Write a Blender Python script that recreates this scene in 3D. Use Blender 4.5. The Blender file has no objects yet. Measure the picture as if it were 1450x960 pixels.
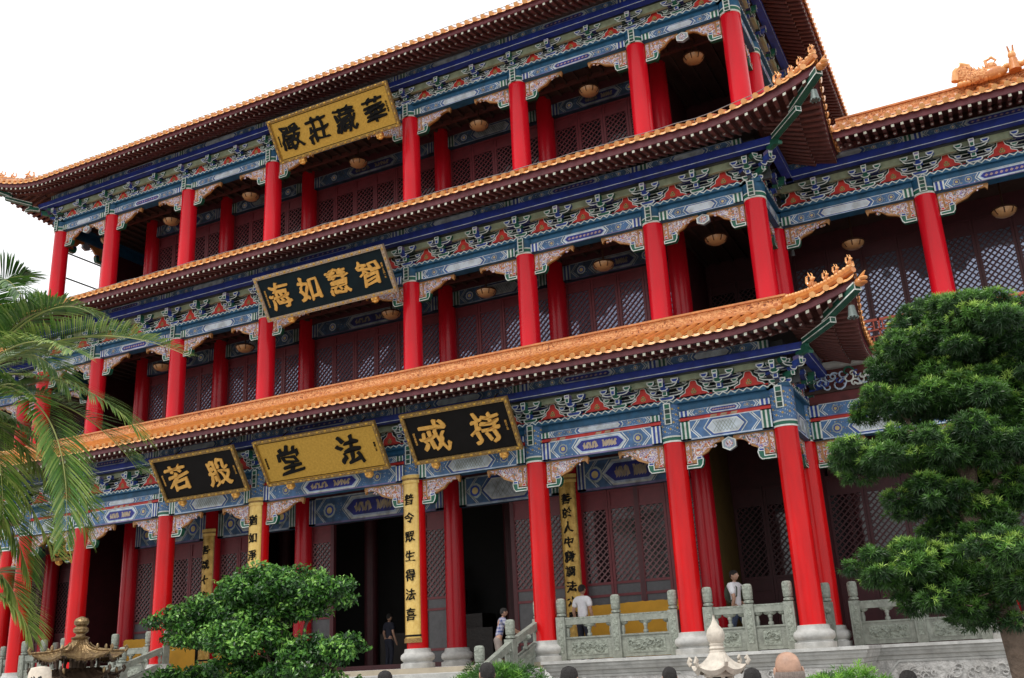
import bpy, math, random
import numpy as np
from mathutils import Vector, Matrix

rnd = random.Random(7)
PI = math.pi
scene = bpy.context.scene
col = scene.collection

# ------------------------------------------------------------------ materials
def new_mat(name):
    m = bpy.data.materials.new(name); m.use_nodes = True
    nt = m.node_tree; b = nt.nodes['Principled BSDF']
    return m, nt, b

def mat(name, c, rough=.5, var=.25, scale=3.0, bump=0.0, bscale=20.0, metal=0.0, coat=0.0, c2=None, spec=.5, dirt=0.0, bdist=.02):
    """plain procedural material: noise mottling between two tones, optional bump, coat"""
    m, nt, b = new_mat(name)
    N = nt.nodes; L = nt.links
    tc = N.new('ShaderNodeTexCoord')
    n1 = N.new('ShaderNodeTexNoise'); n1.inputs['Scale'].default_value = scale; n1.inputs['Detail'].default_value = 6
    n1.inputs['Roughness'].default_value = .65
    L.new(tc.outputs['Object'], n1.inputs['Vector'])
    r = N.new('ShaderNodeValToRGB')
    r.color_ramp.elements[0].position = .3; r.color_ramp.elements[1].position = .7
    ca = c2 if c2 else tuple(x*(1-var) for x in c)
    cb = c if c2 else tuple(min(1, x*(1+var*.5)) for x in c)
    r.color_ramp.elements[0].color = (*ca, 1); r.color_ramp.elements[1].color = (*cb, 1)
    L.new(n1.outputs['Fac'], r.inputs['Fac'])
    out = r.outputs['Color']
    if dirt > 0:
        n2 = N.new('ShaderNodeTexNoise'); n2.inputs['Scale'].default_value = scale*.35; n2.inputs['Detail'].default_value = 8
        mp = N.new('ShaderNodeMapping'); mp.inputs['Scale'].default_value = (1, 1, .25)
        L.new(tc.outputs['Object'], mp.inputs['Vector']); L.new(mp.outputs['Vector'], n2.inputs['Vector'])
        rr = N.new('ShaderNodeValToRGB'); rr.color_ramp.elements[0].position = .45; rr.color_ramp.elements[1].position = .75
        L.new(n2.outputs['Fac'], rr.inputs['Fac'])
        mx = N.new('ShaderNodeMix'); mx.data_type = 'RGBA'; mx.blend_type = 'MULTIPLY'
        mul = N.new('ShaderNodeMath'); mul.operation = 'MULTIPLY'; mul.inputs[1].default_value = dirt
        L.new(rr.outputs['Color'], mul.inputs[0]); L.new(mul.outputs[0], mx.inputs['Factor'])
        L.new(out, mx.inputs['A']); mx.inputs['B'].default_value = (.35, .32, .28, 1)
        out = mx.outputs['Result']
    L.new(out, b.inputs['Base Color'])
    b.inputs['Roughness'].default_value = rough; b.inputs['Metallic'].default_value = metal
    b.inputs['Coat Weight'].default_value = coat; b.inputs['Coat Roughness'].default_value = .12
    b.inputs['Specular IOR Level'].default_value = spec
    if bump > 0:
        nb = N.new('ShaderNodeTexNoise'); nb.inputs['Scale'].default_value = bscale; nb.inputs['Detail'].default_value = 5
        L.new(tc.outputs['Object'], nb.inputs['Vector'])
        bp = N.new('ShaderNodeBump'); bp.inputs['Strength'].default_value = bump; bp.inputs['Distance'].default_value = bdist
        L.new(nb.outputs['Fac'], bp.inputs['Height']); L.new(bp.outputs['Normal'], b.inputs['Normal'])
    return m

def paint_mat(name, rough=.55, grime=.35, gain=1.0):
    """painted woodwork: colour comes from the mesh colour attribute, weathered by noise"""
    m, nt, b = new_mat(name)
    N = nt.nodes; L = nt.links
    at = N.new('ShaderNodeAttribute'); at.attribute_name = 'Col'
    tc = N.new('ShaderNodeTexCoord')
    n = N.new('ShaderNodeTexNoise'); n.inputs['Scale'].default_value = 4.5; n.inputs['Detail'].default_value = 7
    L.new(tc.outputs['Object'], n.inputs['Vector'])
    r = N.new('ShaderNodeValToRGB'); r.color_ramp.elements[0].position = .32; r.color_ramp.elements[1].position = .62
    g = 1-grime
    r.color_ramp.elements[0].color = (g, g*.97, g*.92, 1); r.color_ramp.elements[1].color = (1, 1, 1, 1)
    L.new(n.outputs['Fac'], r.inputs['Fac'])
    mx = N.new('ShaderNodeMix'); mx.data_type = 'RGBA'; mx.blend_type = 'MULTIPLY'; mx.inputs['Factor'].default_value = 1
    L.new(at.outputs['Color'], mx.inputs['A']); L.new(r.outputs['Color'], mx.inputs['B'])
    gn = N.new('ShaderNodeMix'); gn.data_type = 'RGBA'; gn.blend_type = 'MULTIPLY'; gn.inputs['Factor'].default_value = 1; gn.inputs['B'].default_value = (gain, gain, gain, 1)
    L.new(mx.outputs['Result'], gn.inputs['A']); L.new(gn.outputs['Result'], b.inputs['Base Color'])
    b.inputs['Roughness'].default_value = rough
    return m

def carved_mat(name, cols, scale, bump=.8):
    """carved relief picked out in several paints"""
    m, nt, b = new_mat(name)
    N = nt.nodes; L = nt.links
    tc = N.new('ShaderNodeTexCoord')
    v = N.new('ShaderNodeTexNoise'); v.inputs['Scale'].default_value = scale; v.inputs['Detail'].default_value = 1.5
    v.inputs['Distortion'].default_value = 2.2
    L.new(tc.outputs['Object'], v.inputs['Vector'])
    r = N.new('ShaderNodeValToRGB'); r.color_ramp.interpolation = 'CONSTANT'
    while len(r.color_ramp.elements) < len(cols): r.color_ramp.elements.new(.5)
    lo, hi = .34, .64
    for i, c in enumerate(cols):
        r.color_ramp.elements[i].position = 0 if i == 0 else lo+(hi-lo)*(i-1)/(len(cols)-2)
        r.color_ramp.elements[i].color = (*c, 1)
    L.new(v.outputs['Fac'], r.inputs['Fac']); L.new(r.outputs['Color'], b.inputs['Base Color'])
    bp = N.new('ShaderNodeBump'); bp.inputs['Strength'].default_value = bump; bp.inputs['Distance'].default_value = .04
    L.new(v.outputs['Fac'], bp.inputs['Height']); L.new(bp.outputs['Normal'], b.inputs['Normal'])
    b.inputs['Roughness'].default_value = .6
    return m

def lacquer_mat(name, c, c2, rough=.3):
    m, nt, b = new_mat(name)
    N = nt.nodes; L = nt.links
    tc = N.new('ShaderNodeTexCoord')
    mp = N.new('ShaderNodeMapping'); mp.inputs['Scale'].default_value = (2.2, 2.2, .5)
    L.new(tc.outputs['Object'], mp.inputs['Vector'])
    n = N.new('ShaderNodeTexNoise'); n.inputs['Scale'].default_value = 1.6; n.inputs['Detail'].default_value = 6
    L.new(mp.outputs['Vector'], n.inputs['Vector'])
    r = N.new('ShaderNodeValToRGB'); r.color_ramp.elements[0].position = .35; r.color_ramp.elements[1].position = .65
    r.color_ramp.elements[0].color = (*c2, 1); r.color_ramp.elements[1].color = (*c, 1)
    L.new(n.outputs['Fac'], r.inputs['Fac']); L.new(r.outputs['Color'], b.inputs['Base Color'])
    mr = N.new('ShaderNodeMapRange'); mr.inputs['To Min'].default_value = rough-.04; mr.inputs['To Max'].default_value = rough+.06
    L.new(n.outputs['Fac'], mr.inputs['Value']); L.new(mr.outputs['Result'], b.inputs['Roughness'])
    bp = N.new('ShaderNodeBump'); bp.inputs['Strength'].default_value = .05; bp.inputs['Distance'].default_value = .02
    L.new(n.outputs['Fac'], bp.inputs['Height']); L.new(bp.outputs['Normal'], b.inputs['Normal'])
    b.inputs['Specular IOR Level'].default_value = .26
    return m

M = {}
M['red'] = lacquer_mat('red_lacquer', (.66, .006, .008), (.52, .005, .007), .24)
M['redshade'] = lacquer_mat('red_lacquer_shaded', (.40, .006, .014), (.33, .005, .012), .24)  # column red darkened, porch shade painted into the colour
M['redup'] = lacquer_mat('red_lacquer_upper', (.66, .008, .020), (.60, .006, .016), .22)
M['dred'] = mat('dark_red_paint', (.13, .014, .020), .5, .3, 5, dirt=.15)
M['maroon'] = mat('maroon_paint', (.060, .010, .014), .55, .3, 4)
M['rafter'] = mat('rafter_paint', (.125, .040, .034), .6, .35, 6)
M['fascia'] = mat('fascia_paint', (.15, .032, .040), .55, .4, 4, dirt=.2)
M['paint'] = paint_mat('painted_woodwork')
M['paintshade'] = paint_mat('painted_woodwork_shaded', .6, .5, .55); M['paintdeepshade'] = paint_mat('painted_woodwork_deep_shade', .7, .6, .28)  # same woodwork paint darkened: shade under eaves and in porches put into colour
M['tile'] = mat('orange_glazed_tile', (.68, .27, .065), .32, .45, 7, bump=.3, bscale=9, c2=(.44, .13, .03), coat=.25, dirt=.35)
M['tilecap'] = mat('pale_orange_glaze', (.86, .46, .18), .26, .3, 8, c2=(.70, .28, .08), coat=.3)
M['tilerelief'] = carved_mat('orange_relief', [(.22, .065, .02), (.56, .20, .06), (.72, .34, .13), (.44, .14, .04)], 7, 1.0)
M['carve'] = carved_mat('carved_flowers', [(.16, .05, .04), (.76, .70, .68), (.30, .22, .46), (.80, .76, .72), (.48, .12, .07), (.62, .36, .14), (.12, .20, .24)], 5.5, 1.0)
M['stone'] = mat('greenish_granite', (.27, .29, .25), .75, .35, 7, bump=.5, bscale=30, dirt=.35)
M['stonecarve'] = mat('carved_granite', (.30, .33, .28), .8, .45, 12, bump=1.0, bscale=13, dirt=.3, bdist=.06)
M['white'] = mat('pale_stone', (.52, .52, .50), .7, .3, 4, bump=.35, bscale=24, dirt=.35)
M['terr'] = mat('terrace_stone', (.44, .44, .42), .8, .3, 3, bump=.5, bscale=18, dirt=.45)
M['relief'] = mat('relief_stone', (.50, .49, .47), .8, .35, 6, bump=1.0, bscale=7, dirt=.35, bdist=.08)
M['floor'] = mat('floor_stone', (.42, .36, .27), .7, .2, 2)
M['ground'] = mat('courtyard_paving', (.30, .29, .27), .85, .25, .6, bump=.3, bscale=6)
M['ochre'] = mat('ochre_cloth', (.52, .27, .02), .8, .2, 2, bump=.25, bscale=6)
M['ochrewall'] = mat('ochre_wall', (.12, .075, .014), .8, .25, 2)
M['gold'] = mat('gold_leaf', (.62, .37, .06), .42, .3, 14, bump=.5, bscale=22, metal=.45, c2=(.44, .25, .035))
M['goldpale'] = mat('pale_gold_leaf', (.74, .53, .17), .42, .25, 9, bump=.35, bscale=16, metal=.25, c2=(.60, .38, .09))
M['goldmid'] = mat('tarnished_gold_leaf', (.58, .38, .09), .42, .4, 6, bump=.6, bscale=14, metal=.35, c2=(.30, .17, .03))
M['golddark'] = mat('aged_gilding', (.42, .27, .08), .45, .4, 30, bump=.9, bscale=28, metal=.4, c2=(.14, .07, .025))
M['silvergild'] = mat('worn_silver_gilding', (.52, .42, .30), .45, .4, 26, bump=.9, bscale=26, metal=.3, c2=(.24, .16, .10))
M['ink'] = mat('black_lacquer_paint', (.008, .008, .008), .7, .3, 9, spec=.12)
M['black'] = mat('black_board', (.008, .007, .007), .6, .3, 3, spec=.12)
M['darkteal'] = mat('dark_teal_board', (.006, .015, .020), .6, .3, 3, spec=.12)
M['goldletter'] = mat('gold_letter', (.78, .43, .10), .35, .25, 10, metal=.35)
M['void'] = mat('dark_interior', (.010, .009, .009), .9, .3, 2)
M['ceil'] = mat('porch_ceiling', (.055, .030, .024), .7, .4, 3)
M['lamp'] = mat('frosted_lamp_glass', (.54, .30, .13), .35, .2, 6, coat=.4)
M['lampmetal'] = mat('lamp_metal', (.10, .05, .03), .4, .3, 8, metal=.6)
M['bronze'] = mat('dark_bronze', (.11, .07, .045), .45, .5, 10, bump=.5, bscale=20, metal=.7, c2=(.03, .02, .015))
M['bronzegold'] = mat('gilded_bronze', (.38, .27, .13), .36, .5, 16, bump=.8, bscale=24, metal=.65, c2=(.12, .065, .035))
M['cream'] = mat('cream_stone', (.60, .54, .46), .75, .3, 9, bump=.4, bscale=26, dirt=.4)
M['bark'] = mat('bark', (.16, .115, .085), .9, .5, 7, bump=1.0, bscale=14, bdist=.05)
M['wire'] = mat('cable', (.25, .24, .24), .5, .2, 5)
M['skin'] = mat('skin', (.44, .26, .18), .5, .3, 14, bump=.3, bscale=30)
M['hair'] = mat('dark_hair', (.014, .011, .010), .55, .5, 60, bump=1.0, bscale=130)
M['shirtwhite'] = mat('white_cotton', (.78, .79, .82), .85, .1, 12, bump=.4, bscale=7)
M['denim'] = mat('blue_denim', (.06, .09, .16), .85, .3, 20)
M['darkcloth'] = mat('dark_cloth', (.018, .02, .035), .85, .3, 10)
M['redcloth'] = mat('red_orange_cloth', (.65, .06, .02), .85, .2, 10)
M['greycloth'] = mat('grey_trousers', (.26, .22, .20), .85, .2, 10)
M['hat'] = mat('pale_straw_hat', (.66, .58, .48), .8, .2, 20, bump=.3, bscale=40)
M['olive'] = mat('olive_bag_canvas', (.06, .075, .05), .85, .2, 15)

def glass_mat(name, c, metal):
    m, nt, b = new_mat(name)
    b.inputs['Base Color'].default_value = (*c, 1); b.inputs['Metallic'].default_value = metal
    N = nt.nodes; L = nt.links
    tc = N.new('ShaderNodeTexCoord'); n = N.new('ShaderNodeTexNoise'); n.inputs['Scale'].default_value = 1.3
    L.new(tc.outputs['Object'], n.inputs['Vector'])
    bp = N.new('ShaderNodeBump'); bp.inputs['Strength'].default_value = .25; bp.inputs['Distance'].default_value = .03
    L.new(n.outputs['Fac'], bp.inputs['Height']); L.new(bp.outputs['Normal'], b.inputs['Normal'])
    b.inputs['Roughness'].default_value = .05
    return m
M['railgreen'] = mat('green_steel', (.02, .07, .05), .4, .2, 5)
M['glass'] = glass_mat('window_glass', (.17, .19, .27), .55); M['glassdark'] = glass_mat('dark_window_glass', (.012, .012, .014), 0); M['glasswing'] = glass_mat('gallery_window_glass', (.24, .27, .36), .65)
M['dusty'] = mat('dusty_lattice_paint', (.17, .075, .080), .6, .3, 8)

def plaid_mat():
    m, nt, b = new_mat('blue_plaid'); N = nt.nodes; L = nt.links
    tc = N.new('ShaderNodeTexCoord'); s = N.new('ShaderNodeSeparateXYZ'); L.new(tc.outputs['Object'], s.inputs[0])
    outs = []
    for ax in ('X', 'Z'):
        a = N.new('ShaderNodeMath'); a.operation = 'MULTIPLY'; a.inputs[1].default_value = 11
        L.new(s.outputs[ax], a.inputs[0]); f = N.new('ShaderNodeMath'); f.operation = 'FRACT'; L.new(a.outputs[0], f.inputs[0])
        g = N.new('ShaderNodeMath'); g.operation = 'GREATER_THAN'; g.inputs[1].default_value = .55; L.new(f.outputs[0], g.inputs[0]); outs.append(g)
    ad = N.new('ShaderNodeMath'); ad.operation = 'ADD'; L.new(outs[0].outputs[0], ad.inputs[0]); L.new(outs[1].outputs[0], ad.inputs[1])
    h = N.new('ShaderNodeMath'); h.operation = 'MULTIPLY'; h.inputs[1].default_value = .5; L.new(ad.outputs[0], h.inputs[0])
    r = N.new('ShaderNodeValToRGB'); r.color_ramp.elements[0].color = (.42, .42, .50, 1); r.color_ramp.elements[1].color = (.05, .07, .20, 1)
    L.new(h.outputs[0], r.inputs['Fac']); L.new(r.outputs['Color'], b.inputs['Base Color']); b.inputs['Roughness'].default_value = .85
    return m
M['plaid'] = plaid_mat()

def leaf_mat(name, c1, c2, c3):
    m, nt, b = new_mat(name); N = nt.nodes; L = nt.links
    at = N.new('ShaderNodeAttribute'); at.attribute_name = 'Col'
    sp = N.new('ShaderNodeSeparateColor'); L.new(at.outputs['Color'], sp.inputs[0])
    r = N.new('ShaderNodeValToRGB'); r.color_ramp.elements.new(.5)
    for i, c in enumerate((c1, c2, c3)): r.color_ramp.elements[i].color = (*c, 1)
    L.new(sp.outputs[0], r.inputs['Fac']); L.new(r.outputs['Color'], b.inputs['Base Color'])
    b.inputs['Roughness'].default_value = .38
    b.inputs['Transmission Weight'].default_value = 0
    tr = N.new('ShaderNodeBsdfTranslucent'); L.new(r.outputs['Color'], tr.inputs['Color'])
    mx = N.new('ShaderNodeMixShader'); mx.inputs[0].default_value = .22
    L.new(b.outputs[0], mx.inputs[1]); L.new(tr.outputs[0], mx.inputs[2])
    L.new(mx.outputs[0], N['Material Output'].inputs['Surface'])
    return m
M['ficus'] = leaf_mat('glossy_fig_leaves', (.008, .040, .008), (.065, .21, .024), (.26, .50, .09))
M['podo'] = leaf_mat('needle_leaves', (.014, .048, .012), (.105, .26, .036), (.42, .62, .12))
M['palm'] = leaf_mat('palm_leaflets', (.012, .045, .012), (.075, .19, .026), (.38, .46, .12))
M['bush'] = leaf_mat('bright_hedge_leaves', (.03, .10, .015), (.10, .28, .03), (.24, .48, .06))
M['rachis'] = mat('palm_stalk', (.28, .30, .08), .5, .3, 5)

# ------------------------------------------------------------------ mesh builder
class MB:
    def __init__(s): s.v = []; s.f = []; s.m = []; s.c = []; s.mats = []
    def mi(s, name):
        if name not in s.mats: s.mats.append(name)
        return s.mats.index(name)
    def face(s, pts, m, c=(1, 1, 1)):
        n = len(s.v); s.v.extend(pts); s.f.append(tuple(range(n, n+len(pts)))); s.m.append(s.mi(m)); s.c.append(c)
    def mesh(s, verts, faces, m, c=(1, 1, 1)):
        n = len(s.v); s.v.extend(verts); k = s.mi(m)
        for f in faces: s.f.append(tuple(i+n for i in f)); s.m.append(k); s.c.append(c)
    def box(s, x0, x1, y0, y1, z0, z1, m, c=(1, 1, 1)):
        v = [(x, y, z) for z in (z0, z1) for y in (y0, y1) for x in (x0, x1)]
        s.mesh(v, [(0, 2, 3, 1), (4, 5, 7, 6), (0, 1, 5, 4), (2, 6, 7, 3), (0, 4, 6, 2), (1, 3, 7, 5)], m, c)
    def hexa(s, p, m, c=(1, 1, 1)):   # 8 points: bottom 4 (ring) then top 4 (ring)
        s.mesh(p, [(0, 3, 2, 1), (4, 5, 6, 7), (0, 1, 5, 4), (1, 2, 6, 5), (2, 3, 7, 6), (3, 0, 4, 7)], m, c)
    def lathe(s, prof, m, c=(1, 1, 1), cx=0, cy=0, seg=24, z=0):
        n = len(prof); v = []
        for r, h in prof:
            for k in range(seg):
                a = 2*PI*k/seg; v.append((cx+r*math.cos(a), cy+r*math.sin(a), z+h))
        f = []
        for i in range(n-1):
            for k in range(seg):
                k2 = (k+1) % seg; f.append((i*seg+k, i*seg+k2, (i+1)*seg+k2, (i+1)*seg+k))
        f.append(tuple(range(seg))[::-1]); f.append(tuple((n-1)*seg+k for k in range(seg)))
        s.mesh(v, f, m, c)
    def tube(s, path, r, m, c=(1, 1, 1), seg=8, caps=True):
        P = [Vector(p) for p in path]; n = len(P)
        rs = r if isinstance(r, (list, tuple)) else [r]*n
        v = []; up = None
        for i in range(n):
            d = (P[min(i+1, n-1)]-P[max(i-1, 0)]).normalized()
            if up is None: up = Vector((0, 0, 1)) if abs(d.z) < .9 else Vector((1, 0, 0))
            a = d.cross(up).normalized(); b = a.cross(d).normalized(); up = b
            for k in range(seg):
                t = 2*PI*k/seg; q = P[i]+a*rs[i]*math.cos(t)+b*rs[i]*math.sin(t); v.append(tuple(q))
        f = []
        for i in range(n-1):
            for k in range(seg):
                k2 = (k+1) % seg; f.append((i*seg+k, i*seg+k2, (i+1)*seg+k2, (i+1)*seg+k))
        if caps: f.append(tuple(range(seg))[::-1]); f.append(tuple((n-1)*seg+k for k in range(seg)))
        s.mesh(v, f, m, c)
    def prism(s, prof, P, d0, d1, m, c=(1, 1, 1)):
        """prof: 2D points (u,z); P(u,d,z)->world; extruded from d0 to d1"""
        n = len(prof); v = [P(u, d0, z) for u, z in prof]+[P(u, d1, z) for u, z in prof]
        f = [tuple(range(n))[::-1], tuple(range(n, 2*n))]+[(i, (i+1) % n, n+(i+1) % n, n+i) for i in range(n)]
        s.mesh(v, f, m, c)
    def plate(s, prof, P, d, m, c=(1, 1, 1)):
        s.face([P(u, d, z) for u, z in prof], m, c)
    def ribbon(s, pts, w, P, d, m, c=(1, 1, 1), closed=False):
        n = len(pts); q = []
        for i in range(n):
            a = pts[(i-1) % n] if (closed or i > 0) else pts[i]; b = pts[(i+1) % n] if (closed or i < n-1) else pts[i]
            tx, tz = b[0]-a[0], b[1]-a[1]; l = math.hypot(tx, tz) or 1; nx, nz = -tz/l*w/2, tx/l*w/2
            q.append(((pts[i][0]+nx, pts[i][1]+nz), (pts[i][0]-nx, pts[i][1]-nz)))
        for i in range(n if closed else n-1):
            a, b = q[i], q[(i+1) % n]; s.plate([a[0], b[0], b[1], a[1]], P, d, m, c)
    def ball(s, cx, cy, cz, rx, ry, rz, m, c=(1, 1, 1), seg=12, rings=8):
        pr = [(math.sin(PI*i/rings), -math.cos(PI*i/rings)) for i in range(rings+1)]
        v = []; f = []
        for r, h in pr:
            for k in range(seg):
                a = 2*PI*k/seg; v.append((cx+rx*r*math.cos(a), cy+ry*r*math.sin(a), cz+rz*h))
        for i in range(rings):
            for k in range(seg):
                k2 = (k+1) % seg; f.append((i*seg+k, i*seg+k2, (i+1)*seg+k2, (i+1)*seg+k))
        s.mesh(v, f, m, c)
    def build(s, name, parent=None, smooth=False, data_only=False):
        me = bpy.data.meshes.new(name)
        me.from_pydata([tuple(p) for p in s.v], [], s.f)
        for k in s.mats: me.materials.append(M[k])
        me.polygons.foreach_set('material_index', s.m)
        ca = me.color_attributes.new('Col', 'FLOAT_COLOR', 'CORNER')
        ln = [len(f) for f in s.f]
        arr = np.repeat(np.array([(*c, 1) for c in s.c], dtype=np.float32), ln, axis=0)
        ca.data.foreach_set('color', arr.ravel())
        if smooth:
            me.polygons.foreach_set('use_smooth', [True]*len(s.f))
            try: me.set_sharp_from_angle(angle=math.radians(42))
            except Exception: pass
        me.update()
        if data_only: return me
        return link(name, me, parent)

def link(name, me, parent=None, loc=None, rz=0):
    o = bpy.data.objects.new(name, me); col.objects.link(o)
    if parent is not None: o.parent = parent
    if loc is not None: o.location = loc
    if rz: o.rotation_euler = (0, 0, rz)
    return o
def tag(o, label, cat, group=None, kind=None):
    o['label'] = label; o['category'] = cat
    if group: o['group'] = group
    if kind: o['kind'] = kind
    return o
def empty(name, loc=(0, 0, 0), rz=0):
    o = bpy.data.objects.new(name, None); o.empty_display_size = .2; col.objects.link(o)
    o.location = loc; o.rotation_euler = (0, 0, rz); return o

# ------------------------------------------------------------------ colours (linear)
WHITE = (.80, .84, .80); BLUEW = (.54, .66, .84); PALE = (.68, .76, .82)
DBLUE = (.010, .030, .26); BLUE = (.022, .065, .36); TEAL = (.014, .105, .22); MID = (.080, .19, .40)
GREEN = (.012, .14, .085); DGREEN = (.010, .045, .035); GOLDC = (.52, .36, .10); OCHRE = (.44, .20, .055)
REDC = (.66, .035, .025); GREYG = (.30, .34, .22); LILAC = (.24, .20, .42); DARK = (.045, .050, .055)

# ------------------------------------------------------------------ frames
X0 = 13.49; COLX = [13.49, 10.66, 6.76, 2.84, -2.84, -6.76, -10.66, -13.49]; R = .29
def front(Y0=0.0): return lambda u, d, z: (u, Y0-d, z)
def right(X=X0): return lambda u, d, z: (X+d, u, z)
def left(X=X0): return lambda u, d, z: (-X-d, u, z)

# ------------------------------------------------------------------ painted beams
def motif_flower(mb, P, u, z, r, d):
    n = 10
    mb.plate([(u+r*math.cos(2*PI*k/n), z+r*math.sin(2*PI*k/n)) for k in range(n)], P, d, 'paint', (.36, .42, .40))
    mb.plate([(u+r*.72*math.cos(2*PI*k/n), z+r*.72*math.sin(2*PI*k/n)) for k in range(n)], P, d+.002, 'paint', BLUE)
    mb.plate([(u+r*.45*math.cos(2*PI*k/n), z+r*.45*math.sin(2*PI*k/n)) for k in range(n)], P, d+.004, 'paint', (.62, .50, .22))

def painted_beam(P, u0, u1, z0, z1, d0, d1, style, parent, name='painted_beam', mt='paint'):
    mb = MB(); L = u1-u0; H = z1-z0
    mb.prism([(u0, z0), (u1, z0), (u1, z1), (u0, z1)], P, d0, d1, mt, TEAL if H > .2 else BLUE)
    e = .003
    def rect(a, b, c, dd, colr, lay=1): mb.plate([(a, c), (b, c), (b, dd), (a, dd)], P, d1+e*lay, mt, colr)
    rect(u0, u1, z0, z1, MID)
    rect(u0, u1, z0, z0+H*.07, LILAC if style % 2 else BLUEW, 2); rect(u0, u1, z1-H*.05, z1, PALE, 2)
    for sgn, ue in ((1, u0), (-1, u1)):
        def ru(a, b, c, lay=2):
            x, y = ue+sgn*a, ue+sgn*b; rect(min(x, y), max(x, y), z0, z1, c, lay)
        g = BLUE if style % 2 else GREEN
        ru(0, .04, PALE); ru(.04, .10, g); ru(.10, .15, WHITE); ru(.15, .21, g); ru(.21, .255, WHITE)
        a = .27
        for k, c in enumerate((WHITE, PALE)):
            o = a+.06*k
            mb.ribbon([(ue+sgn*(o+H*.38), z1-H*.05), (ue+sgn*o, z0+H*.5), (ue+sgn*(o+H*.38), z0+H*.08)], .028, P, d1+e*(2+k), mt, c)
    cl = L*.28 if L < 3.2 else L*.34
    m = (u0+u1)/2; hx = cl/2; ch = H*.42; tip = H*.36
    hexo = [(m-hx-tip, z0+H/2), (m-hx, z0+H/2+ch), (m+hx, z0+H/2+ch), (m+hx+tip, z0+H/2), (m+hx, z0+H/2-ch), (m-hx, z0+H/2-ch)]
    def sc(f, pts): return [(m+(u-m)*(1-(1-f)*.35), z0+H/2+(z-z0-H/2)*f) for u, z in pts]
    if style % 2:
        mb.plate(hexo, P, d1+e*2, mt, WHITE); mb.plate(sc(.84, hexo), P, d1+e*3, mt, BLUEW); mb.plate(sc(.68, hexo), P, d1+e*4, mt, (.02, .03, .30))
        if H > .3:
            for s_ in (-1, 1):
                pts = [(m+s_*(hx*.12+hx*.7*t), z0+H/2+H*.16*math.sin(t*14+s_)*(1-.3*t)) for t in [i/16 for i in range(17)]]
                mb.ribbon(pts, H*.10, P, d1+e*5, mt, (.60, .46, .26))
                for t in (.1, .3, .5, .7, .9):
                    u = m+s_*(hx*.12+hx*.7*t); mb.plate([(u-.03, z0+H*.3), (u+.04, z0+H*.36), (u+.01, z0+H*.68), (u-.03, z0+H*.62)], P, d1+e*6, mt, (.50, .40, .30))
        else:
            for i in range(9):
                u = m-hx*.8+hx*1.6*i/8; mb.plate([(u-.05, z0+H*.45), (u, z0+H*.64), (u+.05, z0+H*.52), (u, z0+H*.36)], P, d1+e*5, mt, (.50, .34, .34))
    else:
        mb.plate(hexo, P, d1+e*2, mt, BLUE); mb.plate(sc(.86, hexo), P, d1+e*3, mt, WHITE); mb.plate(sc(.72, hexo), P, d1+e*4, mt, (.62, .70, .78))
        if H > .3:
            step = H*.34; x = m-hx*.95
            while x < m+hx*.95-step:
                for sg in (1, -1):
                    a, b = (z0+H*.24, z0+H*.76) if sg > 0 else (z0+H*.76, z0+H*.24)
                    mb.ribbon([(x, a), (x+step, b)], .012, P, d1+e*5, mt, (.30, .36, .30))
                x += step*.5
        else:
            for i in range(24):
                u = m-hx*.85+hx*1.7*i/23; q = .02; zz = z0+H*(.35+.3*((i*7) % 5)/4)
                mb.plate([(u-q, zz), (u, zz+q), (u+q, zz), (u, zz-q)], P, d1+e*5, mt, (.62, .66, .70))
    for sgn in (-1, 1):
        ua = m+sgn*(hx+tip+.05); ub = (u1-.42) if sgn > 0 else (u0+.42)
        gap = abs(ub-ua)
        mb.ribbon([(ua+sgn*.0, z0+H/2), (m+sgn*(hx+.06), z1-H*.06)], .02, P, d1+e*3, mt, WHITE)
        mb.ribbon([(ua+sgn*.0, z0+H/2), (m+sgn*(hx+.06), z0+H*.09)], .02, P, d1+e*3, mt, WHITE)
        if gap > .2:
            n = max(1, int(gap/(H*1.25))) if H > .3 else max(1, int(gap/.28))
            for k in range(n):
                motif_flower(mb, P, ua+(ub-ua)*(k+.55)/n, z0+H/2, H*(.27 if H > .3 else .32), d1+e*3)
            rr = random.Random(int(abs(u0*77+z0*13)))
            for k in range(int(gap*60)):
                u = ua+(ub-ua)*rr.random(); z = z0+H*(.12+.76*rr.random()); q = .008+.012*rr.random()
                mb.plate([(u-q, z), (u, z+q), (u+q, z), (u, z-q)], P, d1+e*2, mt, rr.choice([PALE, (.30, .40, .55), (.14, .26, .38), GOLDC]))
    return mb.build(name, parent)

def plain_board(P, u0, u1, z0, z1, d0, d1, c, parent, name, line=None, mt='paint'):
    mb = MB(); mb.prism([(u0, z0), (u1, z0), (u1, z1), (u0, z1)], P, d0, d1, mt, c)
    if line: mb.plate([(u0, z0), (u1, z0), (u1, z0+.02), (u0, z0+.02)], P, d1+.003, mt, line)
    return mb.build(name, parent)

def slab_zigzag(P, u0, u1, z0, z1, d1, parent):
    mb = MB(); mb.prism([(u0, z0), (u1, z0), (u1, z1), (u0, z1)], P, -.3, d1, 'paint', TEAL)
    n = max(2, int((u1-u0)/.19)); pts = []
    for i in range(n*4+1):
        t = i/(n*4); pts.append((u0+(u1-u0)*t, (z0+z1)/2+.025+.032*math.sin(t*n*2*PI)))
    mb.ribbon(pts, .028, P, d1+.004, 'paint', WHITE)
    # lower border of small half-round lappets
    for i in range(n):
        u = u0+(u1-u0)*(i+.75)/n
        mb.plate([(u-.05, z0+.045), (u+.05, z0+.045), (u, z0+.012)], P, d1+.003, 'paint', (.16, .34, .40))
    return mb.build('ledge_board', parent)

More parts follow.
